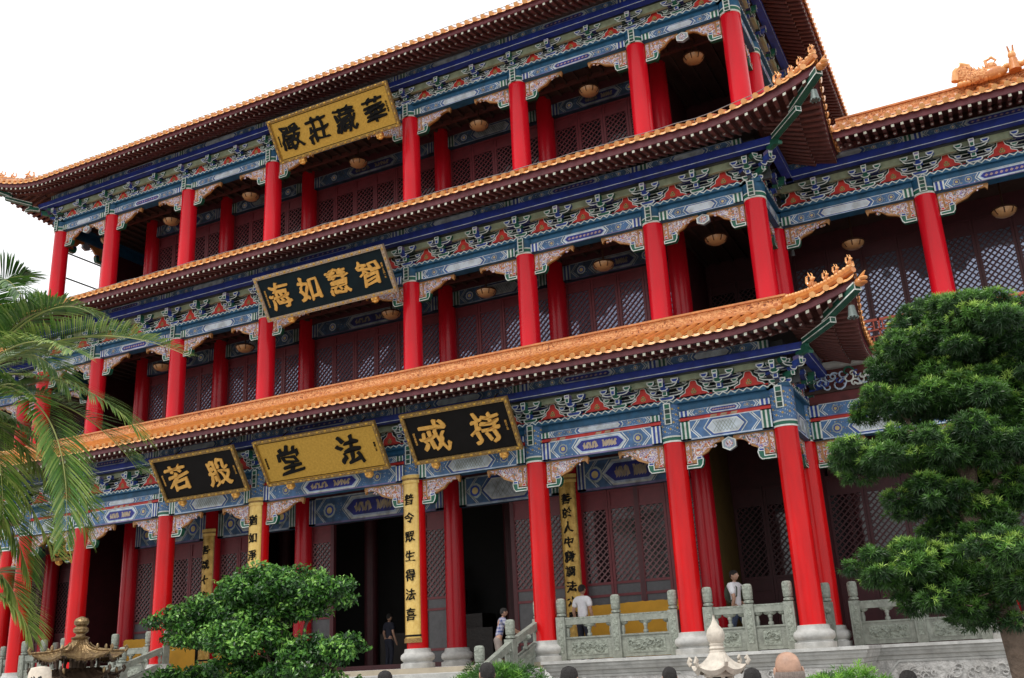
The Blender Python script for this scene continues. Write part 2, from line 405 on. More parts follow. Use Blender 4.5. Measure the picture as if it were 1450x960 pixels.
# ------------------------------------------------------------------ brackets (dougong)
def inset(prof, w):
    cx = sum(p[0] for p in prof)/len(prof); cz = sum(p[1] for p in prof)/len(prof); n = len(prof); out = []
    area = sum(prof[i][0]*prof[(i+1) % n][1]-prof[(i+1) % n][0]*prof[i][1] for i in range(n))
    sg = 1 if area > 0 else -1
    for i in range(n):
        a, b, c = prof[i-1], prof[i], prof[(i+1) % n]
        e1 = (b[0]-a[0], b[1]-a[1]); e2 = (c[0]-b[0], c[1]-b[1]); l1 = math.hypot(*e1) or 1; l2 = math.hypot(*e2) or 1
        n1 = (-e1[1]/l1*sg, e1[0]/l1*sg); n2 = (-e2[1]/l2*sg, e2[0]/l2*sg)
        k = 1+n1[0]*n2[0]+n1[1]*n2[1]; k = max(k, .35)
        out.append((b[0]+(n1[0]+n2[0])/k*w, b[1]+(n1[1]+n2[1])/k*w))
    return out
def outlined(mb, prof, P, d0, d1, c, w=.027):
    mb.prism(prof, P, d0, d1, 'paint', tuple(x*.8 for x in c))
    mb.plate(prof, P, d1+.003, 'paint', WHITE); mb.plate(inset(prof, w), P, d1+.006, 'paint', c)

def bracket_mesh(H, D, flip, wide=1.0):
    """one bracket set; local frame: u along x, d = -y, z up; H overall height, D projection"""
    P = lambda u, d, z: (u*wide, -d, z*H/.57)
    A, B = (BLUE, GREEN) if flip else (GREEN, BLUE)
    K1, K2 = ((.030, .028, .045), (.012, .045, .035)) if flip else ((.015, .040, .034), (.020, .030, .16))
    mb = MB(); w = .028
    outlined(mb, [(-.12, 0), (.12, 0), (.17, .05), (.17, .12), (-.17, .12), (-.17, .05)], P, .0, .27, A, w)
    arm = lambda w_, z, t=.10: [(-w_*.55, z), (w_*.55, z), (w_*.82, z+.02), (w_, z+.07), (w_, z+t), (-w_, z+t), (-w_, z+.07), (-w_*.82, z+.02)]
    cup = lambda u, z, w_=.075, h=.095: [(u-w_*.5, z), (u+w_*.5, z), (u+w_, z+h*.5), (u+w_, z+h), (u-w_, z+h), (u-w_, z+h*.5)]
    outlined(mb, arm(.37, .12), P, .02, .20, K1, w)
    for s_ in (-1, 1): outlined(mb, cup(s_*.30, .22), P, .0, .225, A, .024)
    outlined(mb, arm(.47, .315), P, .02, .16, K2, w)
    for s_ in (-1, 1): outlined(mb, cup(s_*.40, .415, .070, .09), P, .0, .19, B, .024)
    # projecting arm, curled underside
    D1 = D*.55; n = 6
    for side, hw, c in (([(0, .10), (D1*.7, .10), (D1*.95, .14), (D1, .20), (D1, .23), (0, .23)], .05, B), ([(D1-.05, .27), (D*.75, .27), (D*.88, .30), (D*.92, .37), (D*.92, .40), (D1-.05, .40)], .045, A)):
        v = [(-hw, a_, b_) for a_, b_ in side]+[(hw, a_, b_) for a_, b_ in side]
        mb.mesh([P(*q) for q in v], [tuple(range(n)), tuple(range(n, 2*n))[::-1]]+[(i, (i+1) % n, n+(i+1) % n, n+i) for i in range(n)], 'paint', c)
    outlined(mb, [(-.055, .10), (.055, .10), (.055, .22), (-.055, .22)], P, D1-.02, D1, B, .02)
    outlined(mb, cup(0, .21, .10, .10), P, D1-.08, D1+.06, A, .026)
    outlined(mb, arm(.31, .29), P, D1-.04, D1+.08, K2, w)
    for s_ in (-1, 1): outlined(mb, cup(s_*.27, .385, .085, .115), P, D1-.06, D1+.10, B if s_ < 0 else A, .026)
    outlined(mb, [(-.045, .27), (.045, .27), (.055, .40), (-.055, .40)], P, D*.90, D*.92, B, .02)
    outlined(mb, [(-.06, .40), (.06, .40), (.06, .49), (-.06, .49)], P, D*.70, D*.93, LILAC if flip else A, .022)
    return mb.build('bracket_set', data_only=True, smooth=False)

def triangle_panel(P, u, z0, h, w, d, parent):
    mb = MB()
    half = [(-.50, 0), (-.50, .05), (-.40, .12), (-.36, .25), (-.25, .34), (-.24, .50), (-.14, .66), (-.11, .86), (-.05, .93)]
    pr = [(u+a*w, z0+b*h) for a, b in half]+[(u-a*w, z0+b*h) for a, b in half[::-1]]
    mb.plate(pr, P, d, 'paint', DGREEN)
    mb.plate(inset(pr, .028), P, d+.003, 'paint', WHITE); mb.plate(inset(pr, .050), P, d+.006, 'paint', REDC)
    for a, b, r in ((0, .40, .035), (-.035, .26, .032), (.035, .26, .032), (0, .30, .085)):
        n = 8; cc = (.55, .40, .14) if r < .05 else (.48, .12, .04); dd = d+.012 if r < .05 else d+.009
        mb.plate([(u+a+r*math.cos(2*PI*k/n), z0+b*h+r*math.sin(2*PI*k/n)) for k in range(n)], P, dd, 'paint', cc)
        if r < .05: mb.plate([(u+a+r*.5*math.cos(2*PI*k/n), z0+b*h+r*.5*math.sin(2*PI*k/n)) for k in range(n)], P, dd+.003, 'paint', DGREEN)
    return mb.build('triangular_panel', parent)

# ------------------------------------------------------------------ carved corner brackets under beams
def carved_side(mb, P, ucol, s, zb, reach, legc=.30, small=False):
    """hangs below the beam beside a column; ucol = column surface, s = direction away from column"""
    f = reach/1.22; g = .88 if small else 1.0
    pr = [(0, 0), (reach, 0), (reach+.02, -.03), (reach*.985, -.20*g), (reach*.94, -.11*g), (reach*.80, -.12*g), (reach*.68, -.20*g), (reach*.58, -.32*g), (.50*f, -.40*g), (.42, -.44*g), (.36, -.56*g), (0, -.58*g)]
    pts = [(ucol+s*a, zb+b) for a, b in pr]
    mb.prism(pts, P, -.04, .04, 'paint', OCHRE)
    mb.plate(pts, P, .043, 'paint', (.50, .25, .09))
    inn = [(.16, -.04), (reach-.08, -.035), (reach*.85, -.09*g), (reach*.72, -.14*g), (reach*.60, -.24*g), (.52*f, -.34*g), (.40, -.40*g), (.36, -.46*g), (.16, -.50*g)]
    mb.plate([(ucol+s*a, zb+b) for a, b in inn], P, .048, 'carve')
    mb.plate([(ucol+s*a, zb+b) for a, b in [(.02, -.05), (.11, -.05), (.11, -.5*g), (.02, -.5*g)]], P, .048, 'carve')
    # little volutes of carving that stand proud
    rr = random.Random(int(abs(ucol)*50+zb*9+s))
    for k in range(int(14*f)):
        a = .2+(reach-.32)*rr.random(); lim = -.34*g*(1-(a/reach))**.8-.07
        b = -.06+(lim+.02)*rr.random(); r = .018+.02*rr.random()
        mb.ball(*P(ucol+s*a, .05, zb+b), r*1.3, r*.6, r, 'carve', seg=6, rings=4)
    # foot: curled bracket
    z = zb-.60*g
    ft = [(0, 0), (.27, 0), (.27, .09), (.29, .16), (.42, .17), (.45, .10), (.42, -.03), (.36, -.10), (0, -.10)]
    ft = [(ucol+s*a*g, z+b) for a, b in ft]
    outlined(mb, ft, P, -.07, .07, GREEN, .026)
    outlined(mb, [(ucol+s*a*g, z+b) for a, b in [(.27, .10), (.41, .11), (.42, .19), (.27, .18)]], P, -.07, .082, BLUE, .018)
    outlined(mb, [(ucol+s*a*g, z+b) for a, b in [(.02, .03), (.16, .03), (.13, .10), (.05, .10)]], P, -.07, .085, REDC, .012)

def carved_bay(P, ua, ub, zb, parent, small=False, wide=1.22):
    """carving between two columns: one bracket beside each"""
    L = ub-ua-2*R; w = L/2-.13 if L < 3.0 else (1.42 if L > 4.5 else wide)
    for u, s_ in ((ua+R, 1), (ub-R, -1)):
        mb = MB(); carved_side(mb, P, u, s_, zb, w, small=small); mb.build('carved_corner_bracket', parent)
    if L < 3.0:
        mb = MB(); m = (ua+ub)/2; g = .85 if small else 1
        ring = [(m+.20*math.cos(PI/2+PI*k/3), zb-.19*g+.18*g*math.sin(PI/2+PI*k/3)) for k in range(6)]
        outlined(mb, ring, P, -.05, .055, (.34, .42, .50), .03)
        n = 10; mb.plate([(m+.10*math.cos(2*PI*k/n), zb-.19*g+.10*math.sin(2*PI*k/n)) for k in range(n)], P, .066, 'carve')
        mb.build('carved_knob', parent)

# ------------------------------------------------------------------ columns
def column_mesh(z0, z1, cap0, cap1, base, m, r=R, tall=False):
    mb = MB(); rr = r
    mb.lathe([(rr*1.02, z0), (rr, z0+(z1-z0)*.4), (rr*.97, z1)], m, seg=32)
    o = mb.build('column', data_only=True, smooth=True)
    return o
def capital_mesh(z0, z1, tall):
    mb = MB(); r = R
    if tall:   # ground-floor painted collar, about 1 m
        mb.lathe([(r*1.0, z0), (r*1.03, z0), (r*1.03, z0+.04)], 'paint', WHITE, seg=28)
        mb.lathe([(r*1.03, z0+.04), (r*1.03, z0+.12)], 'paint', GREEN, seg=28)
        mb.lathe([(r*1.04, z0+.12), (r*1.04, z0+.16)], 'paint', WHITE, seg=28)
        mb.lathe([(r*1.03, z0+.16), (r*1.03, z1)], 'paint', MID, seg=28)
        for k in range(110):
            a = -PI+PI*((k*.618034) % 1); z = z0+.22+(z1-z0-.3)*((k*.7548777) % 1); q = .014 if k % 5 else .036
            ca, sa = math.cos(a), math.sin(a)
            c = PALE if k % 5 else GOLDC
            rr = r*1.045
            pts = [(rr*math.cos(a+da/rr), rr*math.sin(a+da/rr), z+dz) for da, dz in ((-q, 0), (0, -q), (q, 0), (0, q))]
            mb.face(pts, 'paint', c)
    else:
        mb.lathe([(r*1.0, z0), (r*1.04, z0+.01), (r*1.04, z0+.05)], 'paint', WHITE, seg=28)
        mb.lathe([(r*1.04, z0+.05), (r*1.04, z0+.15)], 'paint', GREEN, seg=28)
        mb.lathe([(r*1.05, z0+.15), (r*1.05, z0+.18)], 'paint', WHITE, seg=28)
        mb.lathe([(r*1.03, z0+.18), (r*1.03, z1)], 'paint', TEAL, seg=28)
    return mb.build('capital', data_only=True, smooth=False)
def tassel_mesh(z0, z1):
    """ladder-patterned green board hanging over each column head, in front (towards -y)"""
    mb = MB(); P = lambda u, d, z: (u, -d, z)
    w = .085; d = R+.05
    mb.prism([(-w, z0), (w, z0), (w, z1), (-w, z1)], P, d-.06, d, 'paint', GREEN)
    mb.plate([(-w-.01, z0), (w+.01, z0), (w+.01, z1), (-w-.01, z1)], P, d+.003, 'paint', WHITE)
    n = 4; h = (z1-z0-.03)/n
    for k in range(n):
        a = z0+.02+h*k; mb.plate([(-w+.022, a), (w-.022, a), (w-.022, a+h-.018), (-w+.022, a+h-.018)], P, d+.006, 'paint', GREEN if k % 2 else DGREEN)
    return mb.build('beam_tag', data_only=True)
def base_mesh():
    mb = MB()
    mb.lathe([(.47, -.06), (.47, .06), (.40, .08), (.40, .11), (.455, .15), (.475, .22), (.455, .29), (.40, .33), (.37, .36), (.36, .44), (.30, .45)], 'white', seg=28)
    return mb.build('column_base', data_only=True, smooth=True)

# ------------------------------------------------------------------ lattice leaves
_leaf = {}
def leaf_meshes(w, zt, lz0, lz1, panels, mt='dred', bar=.042, pitch=.175, glass='glass', lat=None):
    lat = lat or mt
    key = (round(w, 3), round(zt, 3), round(lz0, 3), round(lz1, 3), mt, glass)
    if key in _leaf: return _leaf[key]
    mb = MB(); st = .075
    def bx(a, b, z0, z1, d=.05, m=mt): mb.box(a, b, -d, 0, z0, z1, m)
    bx(-w/2, -w/2+st, 0, zt); bx(w/2-st, w/2, 0, zt)
    a, b = -w/2+st, w/2-st
    rails = sorted(set([0, lz0-.07, lz1, zt-.07]+[z for z in panels]))
    for z in rails: bx(a, b, z, z+.07, .047)
    # solid infill below and above the lattice
    mb.box(a, b, -.018, -.006, .07, lz0-.07, 'panelgrey' if mt == 'dred' else mt)
    if zt-.07-lz1-.07 > .05: mb.box(a, b, -.02, -.006, lz1+.07, zt-.07, mt)
    # diagonal lattice
    W = b-a; Hh = lz1-lz0; 
    for sg in (1, -1):
        k = -Hh
        while k < W:
            # line x = k + t, z = t (t 0..Hh) , clipped to 0..W
            t0, t1 = max(0, -k), min(Hh, W-k)
            if t1-t0 > .03:
                x0_, x1_ = k+t0, k+t1; z0_, z1_ = t0, t1
                if sg < 0: x0_, x1_ = W-x0_, W-x1_
                q = bar*.7071
                f = -.034 if sg > 0 else -.030
                mb.face([(a+x0_-q*.7, f, lz0+z0_+q*.7*sg*sg), (a+x0_+q*.7, f, lz0+z0_-q*.7*0), (a+x1_+q*.7, f, lz0+z1_), (a+x1_-q*.7, f, lz0+z1_)], lat)
                g = -.010
                mb.face([(a+x0_+q*.7, f, lz0+z0_), (a+x1_+q*.7, f, lz0+z1_), (a+x1_+q*.7, g, lz0+z1_), (a+x0_+q*.7, g, lz0+z0_)], lat)
                mb.face([(a+x0_-q*.7, f, lz0+z0_), (a+x1_-q*.7, f, lz0+z1_), (a+x1_-q*.7, g, lz0+z1_), (a+x0_-q*.7, g, lz0+z0_)], lat)
            k += pitch*1.4142*.72
    me = mb.build('lattice_leaf', data_only=True)
    pb = MB(); pb.face([(a, 0, lz0), (b, 0, lz0), (b, 0, lz1), (a, 0, lz1)], glass)
    pm = pb.build('pane', data_only=True)
    _leaf[key] = (me, pm); return me, pm
M['panelgrey'] = mat('grey_panel', (.075, .075, .080), .5, .3, 6, dirt=.1)

def leaves(parent, x0, x1, n, y, zf, zt, lz0, lz1, panels, skip=(), mt='dred', glass='glass', lat=None):
    w = (x1-x0)/n
    me, pm = leaf_meshes(w-.012, zt-zf, lz0-zf, lz1-zf, [p-zf for p in panels], mt, glass=glass, lat=lat)
    for i in range(n):
        if i in skip: continue
        x = x0+w*(i+.5)
        o = link('lattice_leaf', me, parent, (x, y, zf)); link('pane', pm, o)

# ------------------------------------------------------------------ eaves
class Eave:
    def __init__(s, Y0, X, E, zt, lift, H0=1.0, flare=.25, yend=2.3, xl=None, xr=None):
        s.Y0, s.X, s.E, s.zt, s.lift, s.st, s.flare, s.yend = Y0, X, E, zt, lift, H0, flare, yend
    def t(s, side, u, d):
        if side == 'F': q = (abs(u)-(s.X-s.st))/(s.st+s.E)
        else: q = (s.st-u)/(s.st+s.E)
        return min(max(q, 0), 1)
    def P(s, side):
        def f(u, d, z):
            k = s.t(side, u, d)**2; w = max(0, min(d/s.E, 1.1)); z2 = z+s.lift*k*w; fl = s.flare*k*w
            if side == 'F':
                # lateral flare too, so the mitre stays closed
                uu = u+math.copysign(fl, u) if abs(u) > s.X else u+math.copysign(fl*max(0, 1-(s.X-abs(u))), u)
                return (uu, s.Y0-d-fl, z2)
            sx = 1 if side == 'R' else -1
            return (sx*(s.X+d+fl), s.Y0+(u-(fl if u < 0 else fl*max(0, 1-u))), z2)
        return f
    def span(s, side, d):
        if side == 'F': return -s.X-d, s.X+d
        return -d, s.yend

def build_eave(root, ev, sides, spec, detail=True):
    """spec: dict with deck_in(d,z), fascia(z0,z1), fly(d0,z0,d1,z1), rnd(d0,z0,d1,z1), ridge(d0,d1,z0,z1) """
    E = ev.E; zt = ev.zt; di, zi = spec['deck']
    roof = empty('eave_roof'); roof.parent = root
    for side in sides:
        P = ev.P(side)
        # deck (tile bed) + soffit boards as one closed sheet pair
        mb = MB(); n = 110 if side == 'F' else 40; rows = 5
        for lay, (zo, zo_in, m) in enumerate((((.03), .03, 'tile'), (-.10, -.14, 'rafter'))):
            grid = []
            for r in range(rows+1):
                d = di+(E-di)*r/rows; lo, hi = ev.span(side, d)
                z = zi+(zt-zi)*r/rows + (zo if lay == 0 else zo_in+(zo-zo_in)*r/rows)
                if lay == 1: z = spec['soffit'][0]+(spec['soffit'][1]-spec['soffit'][0])*r/rows
                grid.append([P(lo+(hi-lo)*i/n, d, z) for i in range(n+1)])
            v = [p for g in grid for p in g]; f = []
            for r in range(rows):
                for i in range(n):
                    a = r*(n+1)+i; f.append((a, a+1, a+n+2, a+n+1))
            mb.mesh(v, f, m)
        mb.build('roof_slope', roof)
        # fascia
        mb = MB(); z0, z1 = spec['fascia']; lo, hi = ev.span(side, E-.06)
        for i in range(n):
            a, b = lo+(hi-lo)*i/n, lo+(hi-lo)*(i+1)/n
            mb.hexa([P(a, E-.10, z0), P(b, E-.10, z0), P(b, E-.05, z0), P(a, E-.05, z0), P(a, E-.10, z1), P(b, E-.10, z1), P(b, E-.05, z1), P(a, E-.05, z1)], 'fascia')
        mb.build('fascia_board', roof)
        # tiles
        mb = MB(); lo, hi = ev.span(side, E); pitch = .277; cnt = int((hi-lo)/pitch); pitch = (hi-lo)/cnt
        slope = (zi-zt)/(E-di)
        for i in range(cnt+1):
            u = lo+pitch*i
            ds = di
            if side == 'F': ds = max(di, abs(u)-ev.X)
            else: ds = max(di, -u)
            if E-ds > .12:
                path = []; seg = 4 if E-ds > .8 else 2
                for k in range(seg+1):
                    d = ds+(E+.03-ds)*k/seg
                    path.append(P(u, d, zt+slope*(E-d)+.05))
                mb.tube(path, .068, 'tile', seg=8)
                # round end cap
                c = Vector(path[-1]); dr = (Vector(path[-1])-Vector(path[-2])).normalized()
                mb.tube([tuple(c-dr*.01), tuple(c+dr*.03)], .074, 'tilecap', seg=10)
            if i < cnt:   # drip tile between two covers
                uc = u+pitch/2; w = pitch*.49
                arc = []
                for k in range(9):
                    q = -1+2*k/8; arc.append((uc+w*q, -.045-.085*math.sqrt(max(0, 1-q*q))))
                top = [P(uc+w, E+.01, zt+.035), P(uc, E+.01, zt+.0), P(uc-w, E+.01, zt+.035)]
                pts = [P(a, E+.045, zt+.06+b) for a, b in arc]+top
                mb.face(pts, 'tilecap')
                # trough running back
                dd = max(ds, di)
                if E-dd > .3:
                    mb.face([P(uc-w, E, zt+.045), P(uc, E, zt+.012), P(uc, dd, zt+slope*(E-dd)+.012), P(uc-w, dd, zt+slope*(E-dd)+.045)], 'tile')
        mb.build('tile_edge', roof, smooth=True)
        # rafters
        if detail:
            mb = MB(); lo, hi = ev.span(side, E-.2); p2 = .227; cnt = int((hi-lo)/p2)
            fd0, fz0, fd1, fz1 = spec['fly']; rd0, rz0, rd1, rz1 = spec['rnd']
            for i in range(cnt+1):
                u = lo+(hi-lo)*(i+.5)/(cnt+1)
                mit = max(0, (abs(u)-ev.X) if side == 'F' else -u)
                a, b = max(fd0, mit), fd1
                if b-a > .05:
                    za = fz0+(fz1-fz0)*(a-fd0)/(fd1-fd0); h = .042
                    A = [P(u-h, a, za-.09), P(u+h, a, za-.09), P(u+h, b, fz1-.085), P(u-h, b, fz1-.085)]
                    B_ = [P(u-h, a, za), P(u+h, a, za), P(u+h, b, fz1), P(u-h, b, fz1)]
                    mb.hexa(A+B_, 'rafter')
                    mb.face([P(u-.034, b+.004, fz1-.078), P(u+.034, b+.004, fz1-.078), P(u+.034, b+.004, fz1-.008), P(u-.034, b+.004, fz1-.008)], 'paint', (.54, .56, .46))
                a, b = max(rd0, mit), rd1
                if b-a > .05:
                    za = rz0+(rz1-rz0)*(a-rd0)/(rd1-rd0)
                    mb.tube([P(u, a, za), P(u, b, rz1)], .048, 'rafter', seg=8)
                    q = [P(u+.028*math.cos(2*PI*k/8), b+.004, rz1+.028*math.sin(2*PI*k/8)) for k in range(8)]
                    mb.face(q, 'paint', (.56, .58, .56))
            mb.build('rafter_row', roof)
        # ridge band along the wall
        d0, d1, z0, z1 = spec['ridge']
        mb = MB(); lo, hi = ev.span(side, d1); ny = 60 if side == 'F' else 10
        if side == 'F' and ev.X < 1e5: lo, hi = -ev.X-d1, ev.X+d1
        mb.prism([(lo, z0), (hi, z0), (hi, z1-.05), (lo, z1-.05)], P, d0, d1, 'tilerelief')
        mb.prism([(lo, z1-.05), (hi, z1-.05), (hi, z1), (lo, z1)], P, d0-.03, d1+.04, 'tile')
        mb.prism([(lo, z0), (hi, z0), (hi, z0+.05), (lo, z0+.05)], P, d0, d1+.05, 'tile')
        k = lo+.3
        while k < hi:
            mb.prism([(k, z0+.05), (k+.03, z0+.05), (k+.03, z1-.05), (k, z1-.05)], P, d1, d1+.02, 'tile'); k += .9
        mb.build('ridge_band', roof)
    return roof

def beast(scale=1.0, kind=0):
    """small glazed roof beast sitting on the hip, facing -y"""
    mb = MB(); s = scale
    mb.ball(0, 0, .10*s, .07*s, .10*s, .10*s, 'tile', seg=10, rings=7)
    mb.ball(0, -.05*s, .22*s, .05*s, .055*s, .07*s, 'tilecap', seg=10, rings=7)
    mb.ball(0, -.11*s, .21*s, .028*s, .05*s, .03*s, 'tilecap', seg=8, rings=5)
    for sx in (-1, 1):
        mb.tube([(sx*.03*s, -.03*s, .27*s), (sx*.05*s, .0, .36*s), (sx*.035*s, .03*s, .40*s)], [.018*s, .014*s, .004*s], 'tilecap', seg=6)
        mb.tube([(sx*.045*s, -.09*s, .13*s), (sx*.05*s, -.12*s, .0)], [.025*s, .02*s], 'tile', seg=6)
    if kind == 0: mb.tube([(0, .08*s, .10*s), (0, .16*s, .20*s), (0, .14*s, .33*s), (0, .07*s, .34*s)], [.035*s, .035*s, .03*s, .01*s], 'tilecap', seg=7)
    return mb.build('roof_beast', data_only=True, smooth=True)
BEAST = beast(.72); BEAST2 = beast(1.05, 0)

def build_corner(root, ev, sx, spec, bell=None, bell_label=''):
    """hip ridge, figures, corner beam with painted outline"""
    E = ev.E; zt = ev.zt; di, zi = spec['deck']; P = ev.P('F')
    def D(t, dz=0):   # point along the diagonal, t from 0 (inner) to 1 (tip) and beyond
        d = di+(E-di)*min(t, 1); z = zi+(zt-zi)*min(t, 1)
        p = Vector(P(sx*(ev.X+d), d, z+dz))
        if t > 1:
            q = Vector((sx, -1, 0)).normalized()*(t-1)*(E-di)*1.4; p = p+q+Vector((0, 0, (t-1)*1.0))
        return p
    mb = MB()
    path = [D(t/10*1.0, .14) for t in range(0, 11)]
    mb.tube(path, [.12]*6+[.11, .10, .09, .08, .07], 'tile', seg=8)
    mb.tube([p+Vector((0, 0, .11)) for p in path], .05, 'tilecap', seg=8)
    # scalloped crest
    for i in range(1, 20):
        p = D(i/20, .27); mb.ball(p.x, p.y, p.z, .07, .07, .055, 'tilecap', seg=8, rings=5)
    hip = mb.build('hip_ridge', root, smooth=True)
    rz = math.atan2(1, sx)+PI/2 if False else (PI/4 if sx > 0 else -PI/4)
    for t, me in ((.45, BEAST2), (.66, BEAST), (.80, BEAST), (.97, BEAST)):
        link('roof_beast', me, root, D(t, .26), rz)
    # corner beam (green with white edge), two tiers
    mb = MB(); dg = Vector((sx, -1, 0)).normalized(); pr = Vector((1, sx, 0)).normalized()
    def Pc(u, d, z): return None
    def bar(p0, p1, w, h, c):
        q = []
        for p in (p0, p1):
            for s_ in (-1, 1): q.append(p+pr*w*s_)
        lowb = [q[0], q[1], q[3], q[2]]; up = [x+Vector((0, 0, h)) for x in lowb]
        mb.hexa([tuple(x) for x in lowb+up], 'paint', c)
        for s_ in (-1, 1):   # outlined side faces
            o = pr*s_*(w+.004)
            A, B = p0+o, p1+o
            for (a, b) in ((0, .18), (.82, 1)):
                mb.face([tuple(A+Vector((0, 0, h*a))), tuple(B+Vector((0, 0, h*a))), tuple(B+Vector((0, 0, h*b))), tuple(A+Vector((0, 0, h*b)))], 'paint', WHITE)
        n_ = (p1-p0).normalized()*.004
        F = [lowb[3]+n_, lowb[2]+n_, up[2]+n_, up[3]+n_]
        mb.face([tuple(x) for x in F], 'paint', WHITE)
        c_ = sum(F, Vector())/4; mb.face([tuple(c_+(x-c_)*.68+n_) for x in F], 'paint', c)
    tipd = E+.02
    def G(d, z):
        p = Vector(P(sx*(ev.X+d), d, z)); return p
    zf = spec['fascia'][0]
    GD = (.008, .085, .055)
    bar(G(E*.40, zf-.24), G(E*.74, zf-.30), .085, .14, GD)
    bar(G(E*.66, zf-.14), G(E+.0, zf-.17)+dg*.04, .095, .19, GD)
    mb.build('corner_beam', root)
    # gaping beast head at the beam end
    mb = MB(); p = G(E, zf-.02)+dg*.14
    mb.ball(p.x, p.y, p.z, .12, .12, .10, 'tile', seg=12, rings=8)
    q = p+dg*.14+Vector((0, 0, .05)); mb.ball(q.x, q.y, q.z, .09, .09, .045, 'tilecap', seg=10, rings=6)
    q = p+dg*.13+Vector((0, 0, -.05)); mb.ball(q.x, q.y, q.z, .08, .08, .035, 'tile', seg=10, rings=6)
    q = p+dg*.10+Vector((0, 0, .12))
    mb.tube([tuple(p+Vector((0, 0, .06))), tuple(q), tuple(q+dg*.12+Vector((0, 0, .07)))], [.05, .04, .01], 'tilecap', seg=7)
    mb.build('beast_head', root, smooth=True)
    # bell
    b = G(E*.93, zf-.24)
    if bell:
        r_ = empty('wind_bell', b); mb = MB()
        mb.tube([(0, 0, 0), (0, 0, -.10)], .008, 'bronze', seg=6); mb.build('hook', r_)
        mb = MB(); mb.lathe([(.02, -.08), (.07, -.10), (.085, -.20), (.10, -.30), (.115, -.36), (.09, -.36)], 'verdigris', seg=16)
        for k in range(8):
            a = 2*PI*k/8; mb.ball(.105*math.cos(a), .105*math.sin(a), -.37, .025, .025, .03, 'verdigris', seg=6, rings=4)
        mb.build('bell_body', r_, smooth=True)
        tag(r_, bell_label, 'bell', 'wind bells under the eave corners')
M['verdigris'] = mat('verdigris_metal', (.14, .17, .16), .5, .3, 20, metal=.4)

# ================================================================== MAIN HALL
hall = empty('main_hall', (0, 0, 0))
tag(hall, 'three storey temple hall with red columns, painted beams and orange tiled eaves, in the middle', 'building')

F = [dict(Y0=0.0, floor=-.06, zc0=.45, bb=5.06, bt=5.56, tall=True, slab=(6.03, 6.14), green=(6.56, 6.71), blue=(6.71, 6.90), dblue=.75, purl=(6.90, 7.12), col='red'),
     dict(Y0=0.05, floor=8.0, zc0=8.0, bb=11.16, bt=11.44, tall=False, slab=(11.60, 11.71), green=(12.08, 12.28), blue=(12.28, 12.50), dblue=.72, purl=(12.50, 12.70), col='redup'),
     dict(Y0=0.15, floor=13.5, zc0=13.5, bb=16.96, bt=17.19, tall=False, slab=(17.36, 17.46), green=(17.70, 17.92), blue=(17.92, 18.12), dblue=.62, purl=(18.12, 18.34), col='redup')]
BASE = base_mesh()
INY = 2.15
BR = {}
def bracket(H, D, flip):
    k = (round(H, 2), round(D, 2), flip)
    if k not in BR: BR[k] = bracket_mesh(H, D, flip, 1.2)
    return BR[k]

